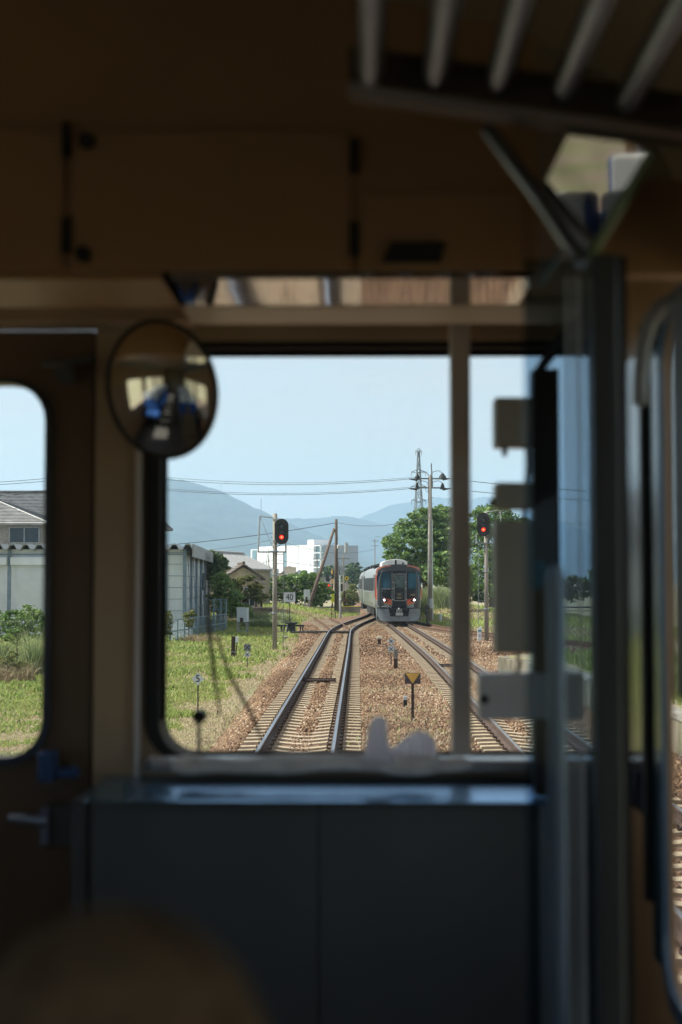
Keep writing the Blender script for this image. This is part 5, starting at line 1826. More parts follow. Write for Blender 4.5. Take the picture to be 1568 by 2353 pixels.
def car_body(parent, y0, y1, front=True):
    m = MB()
    if front:
        st = [(y0 + .30, .955, .965), (y0 + .42, .985, .985), (y0 + .7, 1.0, 1.0), (y1, 1.0, 1.0)]
    else:
        st = [(y0, 1, 1), (y1, 1, 1)]
    loft(m, st)
    o = m.build('body', TLIGHT, parent)
    smooth_by_angle(o, 35)
    # lower olive band
    m = MB()
    for s in (-1, 1):
        m.prism([(s * 1.345, .94), (s * 1.40, 1.25), (s * 1.412, 1.9), (s * 1.395, 1.9), (s * 1.38, 1.25), (s * 1.325, .94)], lambda u, v, q: (u, q, v), y0 + .75, y1 - .1)
    m.build('lower_panel', TGREEN, o)
    # side windows in a long dark band with posts, and doors
    for s in (-1, 1):
        L_ = y1 - y0
        for d0 in (y0 + 1.5, y0 + 3.0, y1 - 2.6):
            m = MB(); m.box((s * 1.40, d0 + .45, 2.05), (.04, .9, 2.0)).build('door', TLIGHT, parent)
            m = MB(); m.box((s * 1.425, d0 + .45, 2.45), (.015, .42, .8)).build('door_window', TSGLASS, parent)
        yy = y0 + 4.6
        while yy < y1 - 3.4:
            m = MB(); m.box((s * 1.392, yy + .6, 2.42), (.035, 1.2, .85)).build('window', TSGLASS, parent)
            yy += 1.42
    m = MB()
    for yy in (y0 + 2.2, y1 - 3.2):
        for dy in (0, 2.1):
            for s in (-1, 1): m.cyl((s * .50, yy + dy, .43), (s * .62, yy + dy, .43), .43, n=20)
        for s in (-1, 1): m.box((s * .78, yy + 1.05, .55), (.16, 2.6, .35))
    m.build('bogie', TUNDER, parent)
    m = MB()
    yy = y0 + 5.6
    while yy < y1 - 5:
        for s in (-1, 1):
            m.box((s * .98, yy + .5, .68), (.6, 1.0 + .5 * ((int(yy * 3)) % 2), .48))
        yy += 1.9
    m.build('underfloor_equipment', TUNDER, parent)
    m = MB(); m.box((0, (y0 + y1) / 2, .88), (2.4, y1 - y0 - .6, .18)).build('underframe', TUNDER, parent)
    m = MB()
    yy = y0 + 3.2
    while yy < y1 - 2:
        m.box((-.55, yy, 3.70), (.7, 1.2, .2)); m.box((.55, yy + .6, 3.70), (.7, 1.0, .22)); yy += 3.1
    m.box((-1.0, y0 + 8, 3.55), (.3, .5, .24))
    m.build('roof_equipment', TUNDER, parent)


car_body(T, 0, 20.8)
# front face
face = poly_px([(545, 1166), (538, 900), (540, 640), (560, 540), (620, 480), (760, 438), (908, 430), (1050, 436), (1180, 470), (1245, 535), (1275, 640), (1280, 900), (1276, 1166)])
F0 = panel('front_end', face, .05, .01, TDARK, T)
panel('lower_front', poly_px([(530, 1032), (600, 1061), (700, 1093), (786, 1114), (786, 1150), (540, 1150)]), .035, .02, TGREY, T)
panel('lower_front', poly_px([(1042, 1114), (1120, 1095), (1210, 1065), (1278, 1029), (1274, 1150), (1042, 1150)]), .035, .02, TGREY, T)
b_ = MB(); loft(b_, [(.12, .86, .93), (.32, .955, .965)]); b_.build('front_core', TDARK, T)
# roof brow (graphite) and the salmon edge stripes
panel('brow', poly_px([(548, 570), (560, 520), (620, 478), (770, 445), (908, 432), (1040, 440), (1180, 470), (1240, 520), (1266, 580), (1240, 552), (1130, 545), (1020, 540), (908, 532), (790, 540), (700, 548), (585, 560)]), .035, .03, TDARK, T)
panel('roof_stripe', poly_px([(523, 560), (540, 505), (590, 470), (680, 449), (775, 444), (775, 466), (690, 474), (610, 497), (560, 530), (535, 620)]), .02, .02, TSALM, T)
panel('roof_stripe', poly_px([(1030, 442), (1130, 450), (1210, 470), (1255, 505), (1275, 560), (1250, 530), (1180, 494), (1110, 474), (1040, 466)]), .02, .02, TSALM, T)
# vermilion: side pillar and lower band, left and right
panel('red_band', poly_px([(526, 600), (542, 600), (536, 700), (534, 830), (548, 900), (600, 960), (700, 1000), (786, 1020), (786, 1100), (690, 1072), (600, 1045), (530, 1015), (512, 960), (518, 800)]), .02, .02, TRED, T)
panel('red_band', poly_px([(1042, 1020), (1130, 995), (1230, 955), (1276, 905), (1282, 800), (1292, 800), (1294, 960), (1280, 1010), (1200, 1050), (1120, 1080), (1042, 1102)]), .02, .02, TRED, T)
panel('gold_line', poly_px([(528, 1022), (600, 1052), (700, 1084), (788, 1106), (788, 1113), (700, 1091), (600, 1059), (526, 1029)]), .012, .015, TGOLD, T)
panel('gold_line', poly_px([(1042, 1106), (1120, 1086), (1210, 1056), (1278, 1020), (1278, 1027), (1210, 1063), (1120, 1093), (1042, 1113)]), .012, .015, TGOLD, T)
# black window masks
ml = panel('window_mask', poly_px([(545, 640), (556, 590), (590, 566), (700, 552), (790, 548), (790, 1015), (700, 996), (610, 952), (556, 900), (542, 830)]), .0, .03, TBLACK, T)
mr = panel('window_mask', poly_px([(1020, 548), (1130, 552), (1230, 566), (1260, 600), (1276, 660), (1282, 830), (1272, 905), (1225, 952), (1130, 992), (1020, 1018)]), .0, .03, TBLACK, T)
panel('windscreen', poly_px([(562, 650), (572, 600), (600, 582), (700, 572), (766, 570), (766, 832), (556, 832)]), -.035, .012, TGLASS, ml)
panel('windscreen', poly_px([(1056, 572), (1140, 574), (1225, 586), (1250, 620), (1262, 830), (1056, 832)]), -.035, .012, TGLASS, mr)
panel('sill_line', poly_px([(552, 835), (768, 835), (768, 842), (552, 842)]), -.035, .012, TSILV, ml)
panel('grab_bar', poly_px([(598, 870), (640, 870), (640, 877), (598, 877)]), -.035, .02, TSILV, ml)
text_mesh('fleet_number', '2652', .15, TGOLD, mr, (tx(1135), -.035 + nose(tx(1135)) - .01, tz(936)), (R(90), 0, R(18)), .003, 1.1)
# wipers
for pts, par in (([(665, 888), (700, 830), (735, 760), (755, 735)], ml), ([(1192, 808), (1210, 775), (1222, 755)], mr)):
    m = MB(); q = [(tx(a), -.07 + nose(tx(a)), tz(b)) for a, b in pts]
    m.tube(q, .014, 6); m.cyl(Vector(q[0]) + Vector((0, .03, 0)), q[0], .035, n=8)
    m.build('wiper', BLACKP if par is mr else TDARK, par)
# centre gangway door
m = MB(); m.box((0, -.04, (tz(545) + tz(1150)) / 2), (tx(1022) - tx(796), .12, tz(545) - tz(1150))); dr = m.build('gangway_door', TBLACK, T, bevel=.02)
m = MB()
x0, x1, z0, z1 = tx(822), tx(1005), tz(1033), tz(592)
for (a, b) in (((x0, z0), (x0, z1)), ((x1, z0), (x1, z1)), ((x0, z0), (x1, z0)), ((x0, z1), (x1, z1))):
    m.b2((a[0] - .009, -.112, a[1] - .009), (b[0] + .009, -.1, b[1] + .009))
m.build('door_frame', TSILV, dr)
m = MB(); m.b2((tx(838), -.108, tz(828)), (tx(990), -.1, tz(612))).build('door_window', mat('door window glass', (.05, .085, .09), .1, var=.5, scale=6), dr)
m = MB(); m.b2((tx(862), -.118, tz(1002)), (tx(966), -.1, tz(892))); em = m.build('destination_board', mat('dark board', (.02, .022, .02), .4), dr)
m = MB(); rg = random.Random(3)
for i in range(-4, 5):       # gold leaf like emblem above a short line of marks
    hh = .11 - abs(i) * .012
    m.box((i * .021, -.12, tz(928) + .012 * math.sin(i * 2.1)), (.009, .006, hh * (.6 + .4 * ((i % 2) == 0))))
    m.box((i * .021, -.121, tz(928)), (.016, .006, .012))
for i in range(5): m.box((-.12 + i * .06, -.12, tz(987)), (.032, .006, .045)); 
m.build('emblem', TGOLD, em)
m = MB()
for a in (790, 1026):
    m.tube([(tx(a), -.09, tz(560)), (tx(a), -.1, tz(800)), (tx(a), -.09, tz(1100))], .018, 6)
m.build('handrail', GALVD, T)
m = MB()
for a, b in ((808, 730), (808, 832), (1018, 730), (1018, 832), (800, 1010), (1030, 1010)): m.cyl((tx(a), -.15, tz(b)), (tx(a), -.1, tz(b)), .03, n=8)
m.build('door_lock', TSILV, T)
for a in (850, 973):
    m = MB(); m.cyl((tx(a), -.02, tz(535)), (tx(a), .1, tz(535)), .055, n=12); m.cyl((tx(a), -.035, tz(535)), (tx(a), -.02, tz(535)), .03, n=12)
    m.build('marker_lamp', TDARK, T)
# headlamps
for s, cx in ((-1, 660), (1, 1160)):
    ol = [(tx(cx + s * 72), tz(1002 - 0)), (tx(cx + s * 66), tz(1028)), (tx(cx + s * 20), tz(1042)), (tx(cx - s * 60), tz(1052)), (tx(cx - s * 66), tz(1036)), (tx(cx - s * 40), tz(1010)), (tx(cx + s * 60), tz(988))]
    hh = panel('headlight', ol, -.005, .03, TBLACK, T)
    m = MB(); yq = nose(tx(cx)) - .045; m.cyl((tx(cx), yq, tz(1022)), (tx(cx), yq - .02, tz(1022)), .047, n=18).build('lamp', LAMPW, hh)
    m = MB(); xq = tx(cx + s * 40); yq = nose(xq) - .045; m.cyl((xq, yq, tz(1012)), (xq, yq - .015, tz(1012)), .055, n=14).build('tail_lamp', DARKL, hh)
# step line and skirt
panel('step_bar', poly_px([(552, 1122), (740, 1122), (740, 1132), (552, 1132)]), .01, .08, TSILV, T)
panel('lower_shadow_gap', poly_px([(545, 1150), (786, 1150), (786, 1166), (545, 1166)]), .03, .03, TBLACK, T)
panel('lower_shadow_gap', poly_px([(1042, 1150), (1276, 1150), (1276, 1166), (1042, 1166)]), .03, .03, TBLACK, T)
for s in (-1, 1):
    p1 = [(s * 1.34, .93), (s * 1.31, .55), (s * 1.20, .24), (s * .95, .16), (s * .50, .155), (s * .56, .45), (s * .64, .93)]
    sk = panel('skirt', p1, .03, .05, TGREY, T)
    m = MB()      # the skirt wraps back along the side
    m.prism([(.46, .93), (2.0, .93), (1.4, .55), (.9, .24), (.48, .22)], lambda u, v, q: (q, u, v), s * 1.30, s * 1.35); m.build('side_skirt', TGREY, sk)
m = MB(); m.box((0, .02, .31), (1.14, .10, .30)).build('rail_guard', TGREY, T, bevel=.01)
m = MB(); m.box((0, .25, .70), (1.3, .1, .5)).build('coupler_recess', TBLACK, T)
cp = MB(); cp.box((0, -.12, .60), (.44, .34, .22)); cp.box((0, -.16, .82), (.34, .26, .20)); cp.cyl((-.05, -.30, .85), (.02, -.30, .97), .07, n=10)
cp = cp.build('coupler', GALVD, T, bevel=.02)
m = MB(); m.box((.02, -.30, .60), (.38, .05, .16)).build('coupler_plate', GALV, cp, bevel=.02)
m = MB()
for s in (-1, 1):
    m.box((s * .48, -.02, .85), (.14, .12, .16)); m.tube([(s * .3, -.1, .9), (s * .38, -.16, .7), (s * .5, -.1, .62), (s * .56, .0, .75)], .022, 6)
m.box((0, .0, .93), (1.2, .1, .05))
m.build('brake_hose', BLACKP, T)
# white rounded roof unit
pr = [(tx(632), 3.50), (tx(640), 3.78), (tx(700), 3.90), (tx(800), 3.98), (tx(900), 4.0), (tx(1000), 3.94), (tx(1066), 3.83), (tx(1072), 3.50)]
m = MB(); m.prism(pr, XZ, 1.0, 3.4); ru = m.build('roof_unit', TWHITE, T, bevel=.03)
m = MB(); m.b2((tx(855), .97, 3.66), (tx(886), 1.0, 3.92)).build('slot', TBLACK, ru)
m = MB(); m.prism([(tx(975), 3.68), (tx(1010), 3.68), (tx(1000), 3.78), (tx(992), 3.82), (tx(984), 3.78)], XZ, .96, 1.0).build('slot', TBLACK, ru)
m = MB(); m.box((tx(1160), 2.2, 3.62), (.28, .5, .2)).build('horn_cover', TUNDER, T)
# second car, turning with the track
b2 = thing('rear_car', None, None, (0, 0, 0))
for k in ('label', 'category'):
    if k in b2: del b2[k]
b2.parent = T
b2.location = (0, 21.5, 0)
b2.rotation_euler = (0, 0, R(-1.4))
car_body(b2, 0, 20.5, front=False)
m = MB(); m.box((0, -.35, 2.1), (1.5, .9, 2.2)).build('gangway_bellows', BLACKP, b2)

# ================================================================== THE CAB WE LOOK OUT OF
# half width 1.51 about the centre line x = -0.95; right inner wall at x = 0.56
XW, XL, YF = .56, -2.46, 3.20
CAB = thing('railcar_cab', 'dim brown interior of the railcar cab framing the view', 'train cab', (-.95, 0, 1.15))
CW = CAB.location
FLOOR = 1.15


def cab(mb, name, m, parent=None, **kw):
    return mb.build(name, m, parent or CAB, world=CW, **kw)


def holed(outer, hole, y0, y1):
    return MB().ring(rect_for(hole, *outer), hole, XZ, y0, y1)


# floor, ceiling (its section falls to the right wall), walls
m = MB(); m.b2((XL, -9, FLOOR - .08), (XW, YF + .1, FLOOR)); cab(m, 'floor', DARKFLOOR)
YC = 2.47
cl1 = [(.312, 3.13)] + [(P(px, 1340, YC).x, P(824, py, YC).z) for px, py in ((1238, 545), (1210, 440), (1160, 365), (1080, 300), (820, 245), (500, 205), (250, 172), (0, 155))] + [(-.95, 3.403)]
cl2 = [(XW, 3.10), (XW - .01, 3.22), (.46, 3.38), (.30, 3.47), (.05, 3.53), (-.3, 3.565), (-.6, 3.58), (-.95, 3.585)]
for (cl, ya, yb, nm) in ((cl1, YC + .001, YF + .1, 'cab_ceiling'), (cl2, -9.0, YC, 'ceiling')):
    cl = cl + [(-1.9 - x, z) for x, z in reversed(cl[:-1])]
    if nm == 'cab_ceiling': cl = [(XW, 3.13)] + cl + [(XL, 3.13)]
    m = MB()
    n = len(cl)
    for y in (ya, yb):
        for x, z in cl: m.v.append((x, y, z))
        m.v += [(XL, y, 3.75), (XW, y, 3.75)]
    N = n + 2
    for i in range(N):
        j = (i + 1) % N
        m.f.append((i, j, N + j, N + i))
    m.f += [tuple(range(N - 1, -1, -1)), tuple(range(N, 2 * N))]
    co = cab(m, nm, CEIL)
    smooth_by_angle(co, 50)


def side_wall(x0, x1, holes, name):
    """wall slab with rounded window holes (ya, yb, za, zb)"""
    m = MB()
    cuts = [-9.0]
    for (ya, yb, za, zb) in holes: cuts += [ya - .06, yb + .06]
    cuts.append(YF + .1)
    for i in range(0, len(cuts), 2):
        if cuts[i + 1] - cuts[i] > .001: m.b2((x0, cuts[i], FLOOR), (x1, cuts[i + 1], 3.13))
    for (ya, yb, za, zb) in holes:
        h = rrect(ya, za, yb, zb, min(.10, (yb - ya) * .32))
        m.ring(rect_for(h, ya - .06, FLOOR, yb + .06, 3.13), h, YZ, x0, x1)
    return cab(m, name, CREAM_D)


WR = [(-7.6, -6.1, 1.95, 2.75), (-5.4, -3.7, 1.95, 2.75), (-3.2, -1.5, 1.95, 2.75), (-1.0, .5, 1.95, 2.75), (1.72, 2.60, 1.775, 2.98)]
WLs = [(-7.6, -6.1, 1.95, 2.75), (-5.4, -3.7, 1.95, 2.75), (-3.2, -1.5, 1.95, 2.75), (-1.0, .5, 1.95, 2.75), (1.9, 2.8, 1.9, 2.95)]
side_wall(XW, XW + .011, WR, 'side_wall')
side_wall(XL - .07, XL, WLs, 'side_wall')
GL = glass('clear window glass', (.93, .96, .95), .03, .5)
GTINT = glass('green tinted glass', (.28, .42, .46), .08, .6)
GPART = glass('smoky partition glass', (.55, .64, .72), .015, .5)
for holes, x, s in ((WR, XW + .003, 1), (WLs, XL - .05, -1)):
    for i, (ya, yb, za, zb) in enumerate(holes):
        h = rrect(ya - .02, za - .02, yb + .02, zb + .02, .1)
        m = MB(); m.prism(h, YZ, x, x + .006); g_ = cab(m, 'side_window', GL)
        ho = rrect(ya - .03, za - .03, yb + .03, zb + .03, .12); hi = rrect(ya + .002, za + .002, yb - .002, zb - .002, .09)
        m = MB(); m.ring(ho, hi, YZ, (XW - .012 if s > 0 else XL), (XW if s > 0 else XL + .022))
        fr = cab(m, 'window_trim', TRIM if s > 0 else PALE, g_); 
# rear end wall
m = MB(); m.b2((XL, -9.05, FLOOR), (XW, -8.98, 3.6)); cab(m, 'rear_wall', CEIL)

# front wall: right bay with the windscreen, door bay, driver's bay
xa = -.595
ws = rrect4(P(370, 1340, YF).x, P(824, 1738, YF).z, P(1386, 1340, YF).x, P(824, 803, YF).z, (.008, .075, .075, .008))
m = holed((xa, FLOOR, XW, 3.60), ws, YF, YF + .10); cab(m, 'front_wall', CREAM)
x0g, z0g, x1g, z1g = P(370, 1340, YF).x, P(824, 1738, YF).z, P(1386, 1340, YF).x, P(824, 803, YF).z
m = MB(); m.ring(rrect4(x0g - .034, z0g - .016, x1g + .006, z1g + .022, (.01, .10, .10, .01)), rrect4(x0g, z0g, x1g, z1g, (.008, .075, .075, .008)), XZ, YF - .012, YF + .11); cab(m, 'window_gasket', RUBBER)
m = MB(); m.prism(rrect(x0g - .01, z0g - .01, x1g + .01, z1g + .01, .08), XZ, YF + .062, YF + .068); cab(m, 'windscreen', GL)
m = holed((XL, FLOOR, -1.305, 3.60), rrect(-2.3, 2.1, -1.45, 3.0, .08), YF, YF + .10); cab(m, 'front_wall', CREAM)
m = MB(); m.b2((-1.305, YF, 3.10), (xa, YF + .10, 3.60)); cab(m, 'front_wall', CREAM)
m = MB(); m.prism(rrect(-2.32, 2.08, -1.43, 3.02, .08), XZ, YF + .06, YF + .066); cab(m, 'windscreen', GL)
# gangway door leaf
dx1, dx0 = P(222, 1340, YF).x, -1.30
wx1 = P(104, 1340, YF + .02).x
dh = rrect(-1.18, P(824, 1742, YF).z, wx1, P(824, 880, YF).z, .085)
m = MB(); m.ring(rect_for(dh, dx0, FLOOR + .02, dx1 - .012, 3.075), dh, XZ, YF + .012, YF + .055); DOOR = cab(m, 'gangway_door', mat('dark brown door paint', (0.13, 0.085, 0.05), .5, var=.1, scale=2))
m = MB(); m.prism(rrect(-1.2, P(824, 1750, YF).z, wx1 + .012, P(824, 872, YF).z, .09), XZ, YF + .03, YF + .036); cab(m, 'door_window', GL, DOOR)
m = MB(); m.ring(rrect(-1.205, P(824, 1762, YF).z, wx1 + .018, P(824, 868, YF).z, .10), dh, XZ, YF + .0, YF + .012); cab(m, 'window_seal', mat('dark glossy seal', (.05, .06, .07), .2), DOOR)
m = MB(); m.b2((dx1 - .012, YF + .03, FLOOR), (dx1 + .006, YF + .09, 3.1)); cab(m, 'door_gap', RUBBER)
m = MB(); m.tube([P(24, 1881, 3.16), P(60, 1882, 3.15), P(112, 1886, 3.15)], [.012, .013, .016], 10); m.b2(P(106, 1930, 3.2), P(112, 1858, 3.14)); hd = cab(m, 'door_handle', STEEL, DOOR, smooth=False)
m = MB(); m.b2(P(112, 1935, 3.21), P(192, 1852, 3.15)); cab(m, 'lock_case', GREYP, DOOR, bevel=.006)
m = MB(); m.b2(P(96, 1792, 3.2), P(126, 1728, 3.15)); m.b2(P(130, 1785, 3.2), P(178, 1765, 3.16)); cab(m, 'door_catch', mat('blue enamel', (.03, .09, .25), .3), DOOR, bevel=.008)
m = MB(); m.tube([P(100, 835, 3.16), P(150, 835, 3.15), P(215, 822, 3.16)], .008, 6); m.cyl(P(150, 860, 3.2), P(150, 860, 3.15), .022, n=12); cab(m, 'door_closer', GREYP, DOOR)
# header over the door
m = MB(); m.b2((-1.6, 3.08, P(824, 736, 3.08).z), (P(432, 1340, 3.08).x, YF - .002, P(824, 700, 3.08).z)); cab(m, 'door_header', CREAM)
m = MB(); m.b2((-1.6, 3.06, P(824, 700, 3.06).z + .003), (P(425, 1340, 3.06).x, YF - .002, P(824, 640, 3.06).z)); cab(m, 'header_rail', CREAM_D)
# lintel bands above the windscreen
m = MB(); m.b2((P(432, 1340, 3.18).x + .004, YF - .022, P(824, 786, YF).z), (P(1350, 1340, YF).x, YF - .001, 3.125)); cab(m, 'lintel', CREAM)
m = MB(); m.b2((P(425, 1340, 2.8).x, 2.723, P(824, 641, 2.47).z), (P(1352, 1340, 2.7).x, 2.905, P(824, 641, 2.47).z + .012)); cab(m, 'matte_soffit', mat('warm soffit paint', (.55, .45, .36), .5, var=.06))
# soffit that mirrors the ballast outside, cabinet above it
ZS = 2.5 + .1615 + P(824, 641, YC).z - 2.5 - .1615
m = MB(); m.b2((P(392, 1340, 2.6).x, YC, ZS), (P(1225, 1340, 2.5).x, 2.70, ZS + .012)); cab(m, 'polished_soffit', SOFFIT)
m = MB(); m.b2((XL, YC, ZS + .014), (P(1240, 1340, YC).x, 2.72, 3.60)); m.b2((XL, YC, ZS), (P(388, 1340, YC).x, 2.72, ZS + .013)); CB = cab(m, 'overhead_cabinet', CREAM_D)
for px0, px1 in ((-380, 146), (168, 806)):
    m = MB(); a, b = P(px0, 622, YC - .006), P(px1, 300, YC - .006); m.b2((a.x, YC - .012, a.z), (b.x, YC - .001, b.z)); cab(m, 'cabinet_door', CREAM_D, CB, bevel=.003)
m = MB(); a, b = P(826, 622, YC - .006), P(1205, 440, YC - .006); m.b2((a.x, YC - .010, a.z), (b.x, YC - .001, b.z)); cab(m, 'cabinet_door', CREAM_D, CB, bevel=.003)
for px, py in ((152, 320), (152, 540), (814, 358), (814, 550)):
    m = MB(); a = P(px, py, YC - .016); m.cyl((a.x, YC - .016, a.z - .03), (a.x, YC - .016, a.z + .03), .008, n=10); cab(m, 'hinge', RUBBER, CB)
for px, py in ((200, 325), (192, 585)):
    m = MB(); a = P(px, py, YC - .016); m.cyl((a.x, YC - .026, a.z), (a.x, YC - .012, a.z), .014, n=14); cab(m, 'latch', RUBBER, CB)
m = MB(); a = P(878, 605, YC - .012); b = P(1024, 558, YC - .012); sh = .015
m.prism([(a.x, a.z), (b.x - sh * .6, a.z), (b.x, b.z), (a.x + sh, b.z)], XZ, YC - .022, YC - .0105); cab(m, 'vent_slot', RUBBER, CB)
# pillar trim left of the windscreen
m = MB(); a, b = P(311, 1785, YF), P(331, 760, YF); m.b2((a.x, YF - .02, a.z), (b.x, YF - .001, b.z)); cab(m, 'pillar_trim', mat('pale trim paint', (.66, .62, .60), .35, var=.05))
# sill, counter and console
m = MB(); a = P(331, 1772, 3.12); m.b2((a.x, 3.11, a.z), (XW - .002, YF - .013, P(824, 1745, 3.12).z)); cab(m, 'window_ledge', PALE, bevel=.008)
zc = 2.0478 + .058
m = MB(); m.prism([(2.945, 2.0478), (2.945, 2.0505), (2.953, 2.0535), (3.045, 2.0690), (YF - .001, 2.0715), (YF - .001, 2.0478)], lambda u, v, q: (q, u, v), -.563, .395)
cab(m, 'counter_top', COUNTER, bevel=.003)
m = MB(); m.b2((-.555, 2.972, FLOOR), (.372, 3.0, zc - .057)); cab(m, 'console_front', GREYP)
m = MB(); a = P(733, 1900, 2.971); m.b2((a.x - .0012, 2.9705, FLOOR), (a.x + .0012, 2.9722, zc - .06)); cab(m, 'console_seam', RUBBER)
m = MB(); m.b2((.372, 2.96, FLOOR), (.398, YF - .003, zc - .057)); cab(m, 'console_end', PALE)
m = MB(); m.b2((.40, YF - .03, FLOOR), (XW - .002, YF - .001, P(824, 1745, YF).z)); cab(m, 'corner_panel', GREYP)
m = MB(); m.b2((-.598, 2.99, FLOOR), (-.566, YF - .001, 2.0465)); cab(m, 'console_end', GREYP)
# mullion bar in front of the windscreen
m = MB(); a, b = P(1037, 1735, 3.12), P(1079, 645, 3.12); m.b2((a.x, 3.10, a.z), (b.x, 3.135, b.z)); cab(m, 'mullion_bar', mat('mullion paint', (.62, .55, .50), .45, var=.05), bevel=.006)
# driver's desk on the far left keeps the cab dark there
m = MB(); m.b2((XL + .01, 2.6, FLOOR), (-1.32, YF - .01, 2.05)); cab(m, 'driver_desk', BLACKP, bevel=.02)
# partition behind the cab: post, smoky pane, dark upper box
m = MB(); a, b = P(1362, 1340, 2.0), P(1424, 1340, 2.0)
m.b2((a.x, 1.98, FLOOR), (b.x, 2.04, P(824, 590, 2.0).z)); cab(m, 'partition_post', mat('dark grey post', (.06, .065, .07), .45, var=.1), bevel=.005)
m = MB(); m.b2((P(1208, 1340, 2.0).x, 2.0, FLOOR), (a.x - .001, 2.006, P(824, 596, 2.0).z)); PP = cab(m, 'partition_pane', GPART)
for px, ww in ((1310, .0022), (1334, .0035)):
    m = MB(); a2 = P(px, 1340, 1.992); m.b2((a2.x - ww, 1.990, FLOOR + .05), (a2.x + ww, 1.996, P(824, 640, 2.0).z)); cab(m, 'pane_strip', mat('pale streak', (.5, .55, .62), .3), PP)  # thin pale strips for the vertical streaks in the pane
m = MB(); m.b2((b.x + .001, 2.0, FLOOR), (P(1442, 1340, 2.02).x, 2.03, P(824, 590, 2.0).z)); cab(m, 'post_shade', RUBBER)  # black strip standing in for the shade right of the post
m = MB(); m.b2((b.x + .002, 2.2, 2.98), (XW - .002, 2.24, 3.128)); cab(m, 'partition_header', CREAM_D)
m = MB(); m.b2((XW - .006, 2.625, 1.80), (XW - .0005, 2.715, 2.98)); cab(m, 'glossy_post', mat('teal gloss panel', (.012, .04, .05), .2))
m = MB(); m.b2((XW - .006, 2.765, 2.05), (XW - .0005, 2.985, 2.955)); cab(m, 'glossy_panel', mat('blue gloss panel', (.02, .025, .045), .14))
m = MB(); m.b2((XW - .016, 2.722, 1.9), (XW - .0005, 2.752, 3.0)); cab(m, 'window_post', RUBBER)

# ------------------------------------------------------------------ loose fittings of the cab
def at(px, py, d): return P(px, py, d)


# round driver's mirror
c = P(373, 895, 3.02)
t = thing('oval_mirror', 'dark rimmed oval convex mirror hanging at the top left of the windscreen', 'mirror', c)
rx, rz_ = 124 / 3268 * 3.02, 158 / 3268 * 3.02
m = MB()
NU, NV = 36, 10
tilt = Matrix.Rotation(R(-10), 3, 'Y') @ Matrix.Rotation(R(7), 3, 'X') @ Matrix.Rotation(R(-4), 3, 'Z')
vs = []
for j in range(NV + 1):
    rr = j / NV
    for i in range(NU):
        a = 2 * math.pi * i / NU
        vs.append(tilt @ Vector((rx * rr * math.cos(a), -.019 * (1 - rr * rr) - .004, rz_ * rr * math.sin(a))))
fs = [(j * NU + i, j * NU + (i + 1) % NU, (j + 1) * NU + (i + 1) % NU, (j + 1) * NU + i) for j in range(1, NV) for i in range(NU)]
fs += [(0, NU + i, NU + (i + 1) % NU) for i in range(NU)]
m.add(vs, fs)
m.build('mirror_face', MIRROR, t, smooth=True)
m = MB(); lo = [(math.cos(2 * math.pi * i / NU), math.sin(2 * math.pi * i / NU)) for i in range(NU)]
m.ring([(u * (rx + .005), v * (rz_ + .005)) for u, v in lo], [(u * (rx - .003), v * (rz_ - .003)) for u, v in lo], lambda u, v, q: tilt @ Vector((u, q, v)), -.008, .012)
m.build('rim', RUBBER, t)
m = MB(); m.prism([(u * (rx), v * (rz_)) for u, v in lo], lambda u, v, q: tilt @ Vector((u, q, v)), .006, .011).build('back_plate', BLACKP, t)
m = MB(); m.tube([(0, .01, rz_ * .6), (-.01, .06, rz_ * .9), (-.02, .14, rz_ + .03)], .009, 8); m.cyl((-.02, .13, rz_ + .03), (-.02, .17, rz_ + .03), .03, n=14)
m.build('bracket', BLACKP, t)

# luggage rack, top right
t = thing('luggage_rack', 'tubular luggage rack with five shiny bars above the right side', 'luggage rack', (.3, 2.0, 3.15))
w = t.location
for px, py in ((850, 172), (1001, 172), (1145, 185), (1295, 205), (1440, 232)):
    e = P(px, py, 1.96)
    m = MB(); m.tube([(e.x, -3.0, e.z), (e.x, 1.93, e.z), (e.x, 1.955, e.z - .004), (e.x, 1.965, e.z - .012)], [.019, .019, .016, .008], 14)
    m.build('bar', STEEL, t, world=w, smooth=True)
m = MB()
a0, a1 = P(800, 222, 2.03), P(1600, 336, 2.03); b0_, b1_ = P(800, 120, 2.03), P(1600, 236, 2.03)
m.add([(a0.x, 1.99, a0.z), (a1.x, 1.99, a1.z), (b1_.x, 1.99, b1_.z), (b0_.x, 1.99, b0_.z), (a0.x, 2.06, a0.z), (a1.x, 2.06, a1.z), (b1_.x, 2.06, b1_.z), (b0_.x, 2.06, b0_.z)], BF)
m.build('end_beam', mat('dark bronze paint', (.07, .055, .04), .5, var=.1), t, world=w, bevel=.008)
m = MB(); m.tube([(a0.x, 1.985, a0.z), (a0.x * .5 + a1.x * .5, 1.985, (a0.z + a1.z) / 2), (a1.x, 1.985, a1.z)], .008, 8); m.build('edge_strip', mat('warm steel', (.45, .38, .32), .35, metal=.8), t, world=w)
m = MB()
for yy in (1.2, .2, -1.0, -2.2): m.tube([(-.0, yy, P(850, 172, 1.96).z - .02), (.46, yy, P(1440, 232, 1.96).z - .022)], .009, 8)
m.build('cross_tube', STEEL, t, world=w)
